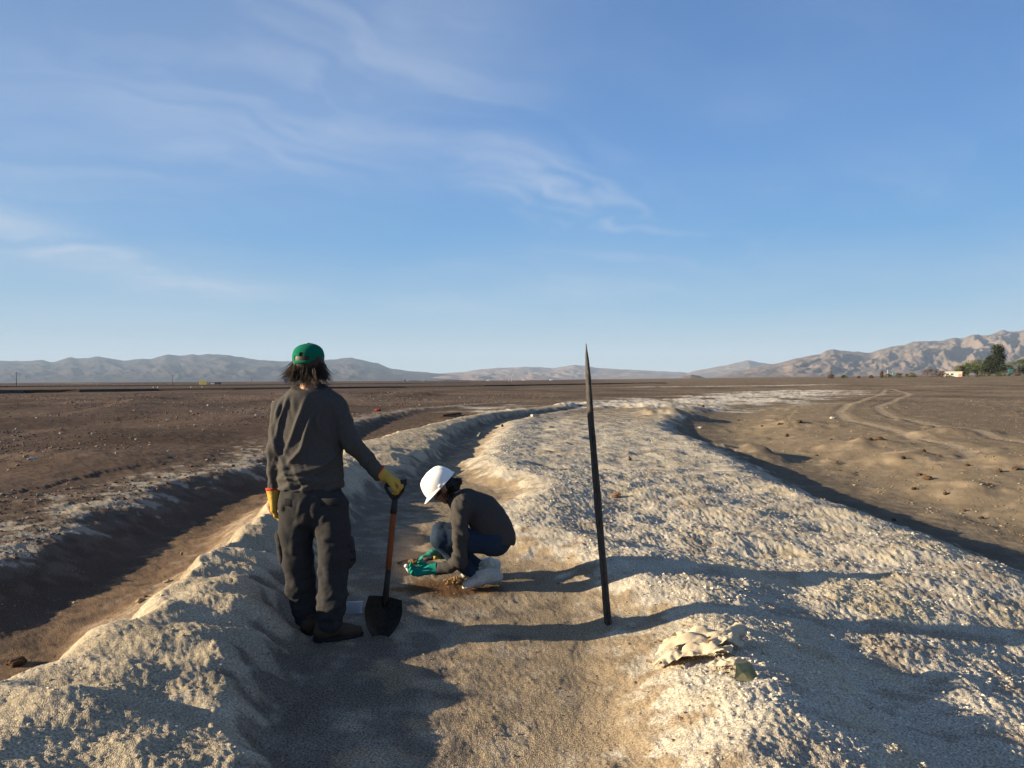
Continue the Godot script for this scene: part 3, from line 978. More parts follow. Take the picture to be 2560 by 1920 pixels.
func cuff(parent: Node3D, c: Vector3, dir: Vector3, rad: float, m: Material) -> void:
	var st := new_st()
	var d := dir.normalized()
	var fr := frame_of(d)
	loft(st, [ring(c - d * .008, fr[0] * (rad - .004), fr[1] * (rad - .004), 18), ring(c - d * .008, fr[0] * rad, fr[1] * rad, 18), ring(c + d * .006, fr[0] * (rad + .001), fr[1] * (rad + .001), 18), ring(c + d * .006, fr[0] * (rad - .005), fr[1] * (rad - .005), 18)], true, false)
	part("cuff_edge", done(st), m, parent)

func boot(t: Node3D, inv: Vector3, heel: Vector3, toe: Vector3, leather: Material, sole: Material) -> void:
	var gy := minf(ground_h(heel.x, heel.z), ground_h(toe.x, toe.z))
	var h := Vector3(heel.x, gy, heel.z); var e := Vector3(toe.x, gy, toe.z)
	var d := (e - h).normalized()
	e = h + d * .215
	var sd := d.cross(Vector3.UP)
	var b := Blob.new(.0062)
	b.bone(h + Vector3(0, .05, 0), h + d * .06 + Vector3(0, .055, 0), .042, .045, .02)
	b.bone(h + d * .02 + Vector3(0, .055, 0), h + d * .03 + Vector3(0, .125, 0), .046, .049, .02)
	b.bone(h + d * .06 + Vector3(0, .07, 0), h + d * .16 + Vector3(0, .045, 0), .045, .037, .02)
	b.bone(h + d * .14 + Vector3(0, .042, 0), e + Vector3(0, .038, 0), .043, .033, .02, Vector3.UP, 1.15)
	b.cut(h + Vector3(0, .016, 0), Vector3.DOWN)
	b.cut(h + Vector3(0, .125, 0), Vector3.UP)
	var o := part("boot", b.mesh(self, 3), leather, t)
	o.position = inv
	var st := new_st()
	var rings := []
	for q in [[-.006, .96], [.004, 1.0], [.02, 1.0], [.024, .93]]:
		var r := PackedVector3Array()
		for i in 28:
			var a := TAU * i / 28.0
			var l := .5 + .5 * cos(a)
			var wd := (.040 + .008 * sin(l * PI)) if l < .55 else .046
			r.append(h + d * (lerpf(-.046, .255, l)) + sd * sin(a) * wd * q[1] + Vector3(0, q[0], 0))
		rings.append(r)
	loft(st, rings)
	part("sole", done(st), sole, o)
	st = new_st()
	for i in 4:       # laces
		var c := h + d * (.075 + .022 * i) + Vector3(0, .119 - .011 * i, 0)
		tube(st, [c - sd * .03 + Vector3(0, -.014, 0), c + Vector3(0, .002, 0), c + sd * .03 + Vector3(0, -.014, 0)], [.0028], 5)
	part("laces", done(st), sole, o)

func cap_and_hair(t: Node3D, inv: Vector3) -> void:
	var green := fabric(lin(.007, .150, .092), 8.0, .9, .1, 84)
	var c := mp(771, 908, .0)
	# crown: a grid round the head, open at the back above the strap (the back faces +z)
	var fwd := Vector3(.18, 0, -1).normalized()
	var sd := Vector3(-fwd.z, 0, fwd.x)
	var prof := [[.0, .0885], [.012, .0905], [.026, .0925], [.045, .093], [.066, .089], [.084, .081], [.099, .067], [.110, .048], [.116, .026], [.118, .004]]
	var st := new_st()
	var nn := 48
	for lay in 2:
		for j in prof.size() - 1:
			for i in nn:
				var q := []
				var skip := false
				for e in [[i, j], [i, j + 1], [i + 1, j], [i + 1, j + 1]]:
					var a: float = TAU * e[0] / nn
					var rad: float = prof[e[1]][1] - lay * .0025
					var seam := absf(sin(a * 3.0))
					rad *= 1.0 - .012 * pow(1.0 - seam, 6.0) + .008 * fold_n.get_noise_2d(a * 2.0, e[1] * .7)
					var cc := cos(a); var ss := sin(a)
					q.append(c + fwd * cc * rad * 1.08 + sd * ss * rad + Vector3(0, prof[e[1]][0] + (.004 * cc), 0))
				var am: float = TAU * (i + .5) / nn - PI
				var ym: float = (prof[j][0] + prof[j + 1][0]) * .5
				# arched opening, above the strap
				if absf(am) < .56 * sqrt(maxf(0.0, 1.0 - pow(maxf(ym - .02, 0.0) / .036, 2.0))) and ym > .013 and ym < .06: skip = true
				if not skip:
					st.add_vertex(q[0]); st.add_vertex(q[2]); st.add_vertex(q[1])
					st.add_vertex(q[2]); st.add_vertex(q[3]); st.add_vertex(q[1])
	var cap := part("cap", done(st), green, t)
	cap.position = inv
	cap.set_meta("label", "green cap with arched opening and strap at the back")
	st = new_st()
	var r0 := []
	for i in 13:
		var a := PI + (i - 6) / 6.0 * .62
		var p := c + fwd * cos(a) * .0995 + sd * sin(a) * .0925
		r0.append(PackedVector3Array([p + Vector3(0, -.004, 0), p + Vector3(0, .014, 0), p * 1.0 + (c - p).normalized() * .003 + Vector3(0, .014, 0), p + (c - p).normalized() * .003 + Vector3(0, -.004, 0)]))
	loft(st, r0)
	part("strap", done(st), green, cap)
	st = new_st()
	var br := []
	for j in 7:
		var rr := PackedVector3Array()
		for i in 15:
			var a := (i - 7) / 7.0 * 1.15
			var ext := .07 * sqrt(maxf(0.0, 1.0 - pow(absf(a) / 1.2, 2.2))) * j / 6.0
			rr.append(c + fwd * (cos(a) * .096 + ext) + sd * sin(a) * .09 + Vector3(0, .006 - ext * .25 - .012 * pow(sin(a), 2.0) * j / 6.0, 0))
		br.append(rr)
	loft(st, br, false, false)
	part("brim", done(st), green, cap)
	st = new_st()
	tube(st, [c + Vector3(0, .116, 0), c + Vector3(0, .122, 0)], [.009, .005], 10)
	part("button", done(st), green, cap)
	# shaggy hair hanging out below the cap
	var rg := RandomNumberGenerator.new(); rg.seed = 5
	var hst := new_st()
	for i in 2200:
		var a := PI + rg.randf_range(-1.0, 1.0) * 2.35
		var y0 := rg.randf_range(-.02, .03)
		var rad := .083 + rg.randf_range(-.012, .004)
		var out := (fwd * cos(a) + sd * sin(a)).normalized()
		var p := c + out * rad + Vector3(0, y0, 0)
		var side := absf(sin(a))
		var clump := fold_n.get_noise_2d(a * 9.0, 3.0)
		var clump2 := fold_n.get_noise_2d(a * 14.0, 8.0)
		var length := rg.randf_range(.08, .135) * (1.0 + .4 * clump2)
		var flare := maxf(.0, rg.randf_range(-.1, .55) + .8 * clump2) * (.35 + .9 * side)
		var pts := [p]
		var dir := (Vector3.DOWN + out * flare * .6 + sd * clump * .5 + Vector3(rg.randf_range(-.14, .14), 0, rg.randf_range(-.14, .14))).normalized()
		for s in 6:
			dir = (dir + out * flare * .22 * s * .5 + sd * clump * .12 + Vector3(-.05, -.10, .0)).normalized()
			if side < .6 and s < 4: dir = (dir - out * .09).normalized()     # at the back it falls in to the neck
			p = p + dir * length / 6.0
			pts.append(p)
		strand(hst, pts, rg.randf_range(.0014, .0028))
	var hm := mat(lin(.022, .0135, .0085), .55)
	hm.metallic_specular = .4
	var hair := part("hair", done(hst), hm, t)
	hair.position = inv
	hair.set_meta("label", "shaggy brown hair down to the collar")
	var hb := Blob.new(.01)
	hb.bone(c + Vector3(0, .01, .0), c + Vector3(0, -.06, .012), .084, .062, .02)
	hb.bone(c + Vector3(0, .010, .004), c + Vector3(0, .024, .004), .092, .092, .02)
	part("hair_base", hb.mesh(), hm, hair)

# ---------------- crouching person, facing left
const WD := 5.8
func wp(x: float, y: float, dz := 0.0) -> Vector3:
	return px(x, y, WD - dz)

func jacket_folds(p: Vector3, n: Vector3) -> float:
	var a := fold_n.get_noise_3d(p.x * 5.0 + p.y * 3.0, p.y * 6.0 - p.x * 3.0, p.z * 5.0)
	var arm := smoothstep(.0, .08, p.z - wp(1150, 1300, .08).z) * smoothstep(wp(1185, 1300).x, wp(1165, 1300).x, p.x)
	var b := fold_n.get_noise_3d(p.x * 6.0 - p.y * 4.0, p.y * 19.0 + p.x * 14.0, 3.0)
	return a * .006 + b * (.003 + .009 * arm)

func jeans_folds(p: Vector3, n: Vector3) -> float:
	return fold_n.get_noise_3d(p.x * 12.0, p.y * 12.0 + p.x * 6.0, p.z * 8.0) * .006

func bag_folds(p: Vector3, n: Vector3) -> float:
	return absf(fold_n.get_noise_3d(p.x * 17.0, p.y * 23.0, p.z * 17.0)) * .015 - .004

func build_crouching_person() -> void:
	var t := thing("person", "crouching person in white hard hat, dark jacket and blue jeans, wearing green gloves", "person", on_ground(-.22, WD), 0.0)
	var inv := -t.position
	var look := Vector3(-.70, -.72, .12).normalized()
	var crown := Vector3(-.72, .69, .06).normalized()
	# body
	var b := Blob.new(.013)
	head(b, wp(1108, 1217), look, crown, .98)
	b.chain([[wp(1116, 1226), .05], [wp(1142, 1243), .05], [wp(1168, 1258), .09]], .04)
	b.chain([[wp(1170, 1262), .105], [wp(1206, 1300), .11], [wp(1232, 1345), .12]], .05, BZ, .85)
	b.bone(wp(1152, 1268, .15), wp(1152, 1268, -.15), .045, .045, .04)
	b.chain([[wp(1152, 1272, .17), .045], [wp(1151, 1405, .22), .036], [wp(1092, 1424, .16), .026]], .03)
	b.chain([[wp(1150, 1272, -.17), .045], [wp(1120, 1385, -.25), .036], [wp(1090, 1386, -.08), .026]], .03)
	b.chain([[wp(1232, 1352, .09), .085], [wp(1098, 1348, .12), .058], [wp(1188, 1446, .05), .04]], .03)
	b.chain([[wp(1232, 1352, -.09), .085], [wp(1100, 1328, -.13), .058], [wp(1195, 1422, -.24), .04]], .03)
	b.chain([[wp(1192, 1450, .05), .03], [wp(1184, 1464, .10), .024]], .02)
	b.chain([[wp(1198, 1424, -.24), .03], [wp(1186, 1436, -.21), .024]], .02)
	b.chain([[wp(1092, 1424, .16), .024], [wp(1060, 1430, .14), .018]], .02)
	b.chain([[wp(1090, 1386, -.08), .024], [wp(1066, 1390, -.03), .018]], .02)
	var skin := mat(lin(.27, .14, .085), .6)
	skin.subsurf_scatter_enabled = true; skin.subsurf_scatter_strength = .1
	part("body", b.mesh(), skin, t).position = inv
	# jacket
	var dark := fabric(lin(.064, .060, .059), 5.0, .92, .1, 90)
	var s := Blob.new(.0095)
	s.chain([[wp(1168, 1262), .122], [wp(1204, 1286), .142], [wp(1226, 1318), .146], [wp(1240, 1346), .150]], .05, BZ, .86)
	s.bone(wp(1155, 1262, .13), wp(1155, 1262, -.13), .066, .066, .06)
	s.chain([[wp(1150, 1255), .075], [wp(1128, 1240), .056]], .03)
	s.chain([[wp(1152, 1270, .16), .064], [wp(1150, 1340, .21), .058], [wp(1150, 1402, .22), .053], [wp(1122, 1418, .19), .046], [wp(1090, 1424, .16), .040]], .025)
	s.chain([[wp(1150, 1270, -.16), .064], [wp(1122, 1380, -.25), .053], [wp(1096, 1386, -.1), .040]], .025)
	s.cut(wp(1262, 1355, 0), Vector3(-.30, -1, 0), .26)
	s.cut(wp(1122, 1238, 0), Vector3(-1, .55, 0), .12)
	var jk := part("jacket", s.mesh(self, 4), dark, t)
	jk.position = inv
	# jeans
	var denim := fabric(lin(.030, .048, .082), 9.0, .95, .15, 94)
	var r := Blob.new(.0095)
	r.bone(wp(1235, 1345, .04), wp(1235, 1345, -.04), .138, .138, .04)
	r.chain([[wp(1228, 1352, .09), .105], [wp(1160, 1352, .12), .088], [wp(1100, 1348, .13), .070]], .03)
	r.chain([[wp(1100, 1350, .13), .068], [wp(1140, 1396, .09), .064], [wp(1190, 1442, .05), .054]], .025)
	r.chain([[wp(1228, 1350, -.09), .105], [wp(1160, 1338, -.12), .088], [wp(1102, 1328, -.13), .070]], .03)
	r.chain([[wp(1102, 1330, -.13), .068], [wp(1145, 1378, -.18), .064], [wp(1197, 1420, -.24), .054]], .025)
	var jn := part("jeans", r.mesh(self, 5), denim, t)
	jn.position = inv
	# plastic shoe covers
	var bagm := fabric(lin(.66, .64, .585), 6.0, .35, .1, 98)
	bagm.backlight_enabled = true; bagm.backlight = lin(.25, .25, .22)
	for q in [[wp(1166, 1480, .16), wp(1240, 1452, -.02), wp(1195, 1440, .05)], [wp(1163, 1450, -.17), wp(1236, 1420, -.33), wp(1204, 1416, -.24)]]:
		var sb := Blob.new(.0075)
		var gy := ground_h(q[0].x, q[0].z)
		var toe := Vector3(q[0].x, gy + .042, q[0].z)
		var heel := Vector3(q[1].x, ground_h(q[1].x, q[1].z) + .062, q[1].z)
		sb.chain([[toe, .034], [toe.lerp(heel, .45) + Vector3(0, .016, 0), .046], [heel, .046]], .025)
		sb.chain([[heel + Vector3(0, .01, 0), .048], [q[2] + Vector3(.03, .02, 0), .058]], .03)
		sb.chain([[toe.lerp(heel, .35) + Vector3(0, .015, 0), .045], [q[2] + Vector3(.0, .0, 0), .058]], .03)
		sb.cut(Vector3(0, gy - .004, 0), Vector3(0, -1, 0))
		sb.cut(q[2] + Vector3(0, .045, 0), Vector3(-.35, 1, 0))
		var sc := part("shoe_cover", sb.mesh(self, 6), bagm, t)
		sc.position = inv
		sc.set_meta("label", "crumpled white plastic shoe cover")
		var ban := new_st()
		var cc: Vector3 = q[2] + Vector3(.012, .012, 0)
		var fr := [Vector3(1, .3, 0).normalized() * .068, Vector3(0, 0, .066)]
		loft(ban, [ring(cc + Vector3(.02, -.03, 0), fr[0], fr[1], 20), ring(cc, fr[0] * 1.0, fr[1] * 1.0, 20), ring(cc + Vector3(-.012, .022, 0), fr[0] * .9, fr[1] * .9, 20)], true, false)
		var gm := mat(lin(.30, .42, .27), .4)
		part("ankle_band", done(ban), gm, sc)
	# teal rubber gloves
	var teal := fabric(lin(.018, .26, .205), 9.0, .5, .12, 102)
	var g := Blob.new(.004)
	hand(g, wp(1075, 1424, .17), Vector3(-1, -.18, .05), Vector3(-.1, -.55, .80), Vector3(-.1, .80, .60), .98, [.35, .75, .9], [-1.0, .7, .4, .7, .9, -.2, .5], 1.06)
	g.chain([[wp(1094, 1423, .165), .046], [wp(1075, 1424, .17), .036]], .015)
	g.cut(wp(1093, 1423, .165), Vector3(1, .15, 0))
	part("glove", g.mesh(self, 3), teal, t).position = inv
	g = Blob.new(.004)
	hand(g, wp(1082, 1386, -.06), Vector3(-.85, -.25, .35), Vector3(.25, .25, .9), Vector3(-.2, -.95, .2), .98, [.6, .9, .8], [1.0, .7, .3, .6, .9, -.2, .5], 1.06)
	g.chain([[wp(1100, 1382, -.1), .045], [wp(1082, 1386, -.06), .036]], .015)
	g.cut(wp(1099, 1382, -.1), Vector3(1, .1, -.2))
	part("glove", g.mesh(self, 3), teal, t).position = inv
	# hard hat: shell with a crest, brim all round, longer at the front
	var white := mat(lin(.80, .80, .78), .28)
	white.metallic_specular = .5
	var hc := wp(1101, 1214)
	var side := look.cross(crown).normalized()
	var fw := (look - crown * look.dot(crown)).normalized()
	var st := new_st()
	var rings := []
	var nn := 56
	for j in 15:
		var v := j / 14.0
		var rr := PackedVector3Array()
		for i in nn:
			var a := TAU * i / nn
			var ca := cos(a); var sa := sin(a)
			var rad := pow(maxf(0.0, 1.0 - pow(v, 2.5)), .42)
			var lx := ca * .136 * rad; var lz := sa * .112 * rad
			var hgt := v * .128
			# raised crest of three ribs along the top
			var rib := exp(-pow(lz / .013, 2.0)) * .014 + exp(-pow((absf(lz) - .045) / .009, 2.0)) * .011
			hgt += rib * smoothstep(.25, .8, v) * (1.0 - smoothstep(.10, .132, absf(lx)))
			rr.append(hc + fw * lx + side * lz + crown * hgt)
		rings.append(rr)
	loft(st, rings, true, true)
	var hat := part("hard_hat", done(st), white, t)
	hat.position = inv
	hat.set_meta("label", "white plastic hard hat with a peak")
	st = new_st()
	rings = []
	for j in 4:
		var rr := PackedVector3Array()
		for i in nn:
			var a := TAU * i / nn
			var peak := pow(maxf(0.0, cos(a)), 2.2) * .036 + .009
			var ext: float = [0.0, peak, peak, 0.0][j]
			var ca := cos(a); var sa := sin(a)
			rr.append(hc + fw * ca * (.1355 + ext) + side * sa * (.1115 + ext * .75) + crown * ([.010, -.002, -.006, -.004][j] - ext * .10))
		rings.append(rr)
	loft(st, rings, true, false)
	part("peak", done(st), white, hat)
	st = new_st()
	box(st, hc + side * -.116 + crown * .012 + fw * .0, Vector3(.013, .008, .005), Basis(fw, crown, side), .002)
	part("slot_clip", done(st), white, hat)
	st = new_st()
	for sg in [-1.0, 1.0]:
		tube(st, [hc + side * sg * .098 + fw * .03, hc + side * sg * .088 - crown * .06 + fw * .04, hc + side * sg * .03 - crown * .125 + fw * .055], [.0035], 5)
	part("chin_strap", done(st), mat(lin(.03, .03, .03), .8), hat)
	# hair, tied in a knot at the nape
	var hm := mat(lin(.012, .009, .008), .45)
	var hb := Blob.new(.009)
	hb.bone(wp(1120, 1213), wp(1132, 1222), .072, .055, .03)
	hb.bone(wp(1141, 1206), wp(1146, 1204), .034, .03, .02)
	var hr := part("hair", hb.mesh(self, 3), hm, t)
	hr.position = inv
	var rg := RandomNumberGenerator.new(); rg.seed = 8
	st = new_st()
	for i in 90:
		var p := wp(1140 + rg.randf_range(-6, 9), 1204 + rg.randf_range(-8, 9), rg.randf_range(-.03, .03))
		var dir := Vector3(rg.randf_range(.0, 1.0), rg.randf_range(-.5, 1.0), rg.randf_range(-.6, .6)).normalized()
		var pts := [p]
		for k in 4:
			p += dir * rg.randf_range(.006, .016)
			dir = (dir + Vector3(.12, -.16, 0)).normalized()
			pts.append(p)
		strand(st, pts, .0022)
	for i in 220:
		var p := wp(1112 + rg.randf_range(-3, 22), 1222 + rg.randf_range(-10, 12), .06 + rg.randf_range(-.02, .012))
		var pts := [p]
		var dir := Vector3(rg.randf_range(-.4, .5), -1, rg.randf_range(-.1, .25)).normalized()
		for k in 4:
			p += dir * rg.randf_range(.006, .014); pts.append(p)
		strand(st, pts, .0026)
	part("hair_strands", done(st), hm, hr)
	# dark safety glasses
	var ex := wp(1108, 1217)
	st = new_st()
	var gr := []
	for j in 2:
		var rr := PackedVector3Array()
		for i in 13:
			var a := (i - 6) / 6.0 * 1.25
			rr.append(ex + look * (cos(a) * .098 - .002) + look.cross(crown).normalized() * sin(a) * .082 + crown * (.016 if j == 0 else -.018))
		gr.append(rr)
	loft(st, gr, false, false)
	part("glasses", done(st), mat(lin(.05, .012, .01), .2), t).position = inv

func fold(kind: int, p: Vector3, n: Vector3) -> float:
	match kind:
		1: return shirt_folds(p, n)
		2: return trouser_folds(p, n)
		3: return glove_folds(p, n)
		4: return jacket_folds(p, n)
		5: return jeans_folds(p, n)
		6: return bag_folds(p, n)
	return 0.0

# ------------------------------------------------------------ tools and small things
func xf(o: Node3D, p: Vector3) -> Vector3:
	return p - o.position

func build_shovel() -> void:
	var tip := gpx(949, 1590)
	tip.y -= .03
	var t := thing("shovel", "round-point shovel with orange wooden shaft and black handle, upright in the ground", "shovel", tip)
	var D := -tip.z

	var black := mat(lin(.022, .021, .021), .5)
	var steel := shovel_steel()
	var wood := fabric(lin(.235, .078, .034), 7.0, .6, .06, 112)
	# blade: a dished sheet with a rib, rounded to a point

	var st := new_st()
	var up: Vector3 = (px(966, 1480, D) - px(950, 1590, D)).normalized()
	var rt := Vector3(1, 0, 0)
	rt = (rt - up * rt.dot(up)).normalized()
	var nn := up.cross(rt)
	for side in 2:
		var rings := []
		for j in 13:
			var v := j / 12.0
			var hw := .112 * pow(sin(minf(v * 1.45, 1.0) * PI * .5), .62) * (1.0 - .10 * maxf(0.0, v - .75) * 4.0)
			var rr := PackedVector3Array()
			for i in 17:
				var u := (i - 8) / 8.0
				var dish := .030 * u * u + .012 * pow(1.0 - v, 2.0)
				var rib := exp(-pow(u * hw / .014, 2.0)) * .012 * smoothstep(.15, .8, v)
				rr.append(up * v * .262 + rt * u * hw - nn * (dish - rib - side * .0022))
			rings.append(rr)
		loft(st, rings, false, false)
	part("blade", done(st), steel, t)
	var a := px(963, 1500, D) - tip
	var b := px(970, 1424, D) - tip
	var c := px(984, 1278, D) - tip
	var d := px(987, 1246, D) - tip
	st = new_st()
	tube(st, [a - up * .05, a, a.lerp(b, .4), b], [.010, .021, .0185, .0175], 14)
	part("socket", done(st), steel, t)
	st = new_st()
	tube(st, [b - up * .01, b.lerp(c, .3), b.lerp(c, .7), c + up * .01], [.0165, .0185, .0185, .0172], 14)
	part("shaft", done(st), wood, t)
	st = new_st()
	tube(st, [c - up * .012, c + up * .02, d], [.0215, .0215, .018], 14)
	var lf := px(965, 1214, D) - tip
	var rg := px(1013, 1203, D) - tip
	tube(st, [d - up * .01, d.lerp(lf, .5) + Vector3(-.012, -.004, 0), lf + Vector3(-.003, -.012, 0), lf + Vector3(0, .012, 0)], [.014, .0105, .010, .010], 10)
	tube(st, [d - up * .01, d.lerp(rg, .5) + Vector3(.016, -.008, 0), rg + Vector3(.003, -.014, 0), rg + Vector3(0, .012, 0)], [.014, .0105, .010, .010], 10)
	var hd := part("handle", done(st), black, t)
	st = new_st()
	tube(st, [lf, lf.lerp(rg, .5) + Vector3(0, .002, 0), rg], [.0125, .0145, .0125], 12)
	part("grip", done(st), black, hd)

func shovel_steel() -> StandardMaterial3D:
	var m := mat(lin(.042, .039, .036), .5, .25)      # dark steel with caked dust
	m.uv1_triplanar = true; m.uv1_scale = Vector3.ONE * 3.5
	m.albedo_texture = noise_tex(110, .02, 512, [[0.0, Color(.6, .6, .6)], [.55, Color(.75, .74, .73)], [1.0, Color(1, .97, .92)]], 5)
	m.roughness_texture = noise_tex(111, .03, 512, [[0.0, Color(.5, .5, .5)], [1.0, Color(1, 1, 1)]], 4)
	return m

func build_stake() -> void:
	var base := gpx(1521, 1565)
	var D := -base.z
	var t := thing("stake", "tall black pointed wooden stake standing in the sunlit trail floor", "stake", base)
	var rows := [[-.06, 1523.0, 9.6], [.02, 1520.5, 9.2], [.25, 1506.0, 9.0], [.45, 1494.0, 9.2], [.62, 1484.0, 8.6], [.78, 1475.0, 7.6], [.88, 1470.5, 6.4], [.95, 1467.5, 4.2], [1.0, 1464.8, 1.0]]
	var y0 := 1566.0; var y1 := 859.0
	var rings := []
	for r in rows:
		var y: float = lerpf(y0, y1, r[0])
		var c := px(r[1], y, D) - base
		var w: float = r[2] / FOC * D
		var rr := PackedVector3Array()
		# five-sided split timber with a groove
		for q in [[-1.0, -.35], [-.45, .75], [-.10, .95], [-.02, .70], [.12, 1.0], [.8, .8], [1.0, .1], [.7, -.9], [-.6, -.95]]:
			var wob := fold_n.get_noise_3d(q[0] * 3.0, y * .05, q[1] * 3.0) * .12
			rr.append(c + Vector3(q[0] * w * (1.0 + wob), 0, q[1] * w * (.95 + wob)))
		rings.append(rr)
	# subdivide for a rough outline
	var fine := []
	for j in rings.size() - 1:
		for s in 6:
			var rr := PackedVector3Array()
			for i in 9:
				var p: Vector3 = rings[j][i].lerp(rings[j + 1][i], s / 6.0)
				p += Vector3(1, 0, 1) * fold_n.get_noise_3d(i * 4.0, p.y * 9.0, 2.0) * .0022
				rr.append(p)
			fine.append(rr)
	fine.append(rings[-1])
	var st := new_st(false)
	loft(st, fine)
	var m := mat(lin(.085, .082, .080), .5)
	m.uv1_triplanar = true; m.uv1_scale = Vector3(9, 1.1, 9)
	m.albedo_texture = noise_tex(120, .03, 512, [[0.0, Color(.45, .43, .42)], [.5, Color(.8, .79, .78)], [1.0, Color(1, 1, 1)]], 5)
	m.heightmap_enabled = true; m.heightmap_texture = noise_tex(121, .05, 512, [], 4); m.heightmap_scale = .4
	part("timber", done_flat(st), m, t)

# a stone: an icosphere pushed about by noise
var rock_cache := {}
func rock_mesh(seed_: int, sub := 2, jag := .35) -> ArrayMesh:
	var key := "%d_%d_%.2f" % [seed_, sub, jag]
	if rock_cache.has(key): return rock_cache[key]
	var sm := SphereMesh.new()
	sm.radius = .5; sm.height = 1.0
	sm.radial_segments = [6, 8, 12, 18][sub]; sm.rings = [2, 4, 6, 9][sub]
	var arr := sm.get_mesh_arrays()
	var vs: PackedVector3Array = arr[Mesh.ARRAY_VERTEX]
	var n := FastNoiseLite.new(); n.seed = seed_; n.frequency = 1.1; n.fractal_octaves = 3
	var cell := FastNoiseLite.new(); cell.seed = seed_ + 7; cell.noise_type = FastNoiseLite.TYPE_CELLULAR; cell.frequency = .9
	for i in vs.size():
		var p := vs[i]
		vs[i] = p * (1.0 + jag * n.get_noise_3d(p.x * 1.5, p.y * 1.5, p.z * 1.5) * 1.6 + jag * .6 * cell.get_noise_3dv(p))
	var st := SurfaceTool.new()
	st.begin(Mesh.PRIMITIVE_TRIANGLES)
	st.set_smooth_group(-1)
	var ix: PackedInt32Array = arr[Mesh.ARRAY_INDEX]
	for i in ix: st.add_vertex(vs[i])
	st.generate_normals()
	rock_cache[key] = st.commit()
	return rock_cache[key]

func stone_mat(c: Color, seed_ := 130) -> StandardMaterial3D:
	var m := mat(c, .95)
	m.metallic_specular = .15
	m.uv1_triplanar = true; m.uv1_scale = Vector3.ONE * 3.0
	m.albedo_texture = noise_tex(seed_, .03, 256, [[0.0, Color(.6, .58, .56)], [.5, Color(.88, .87, .86)], [1.0, Color(1, 1, 1)]], 5)
	return m

func stone(label: String, x: float, y: float, wpx: float, hpx: float, m: Material, seed_: int, turn := 0.0, group := "", sink := .2) -> void:
	var p := gpx(x, y)
	var D := -p.z
	var w := wpx / FOC * D; var h := hpx / FOC * D
	var o := part("stone", rock_mesh(seed_, 3), m, self)
	tag(o, label, "stone", group)
	o.position = p + Vector3(0, h * (.5 - sink), 0)
	o.basis = Basis(Vector3.UP, turn) * Basis.from_scale(Vector3(w, h, w * .8))

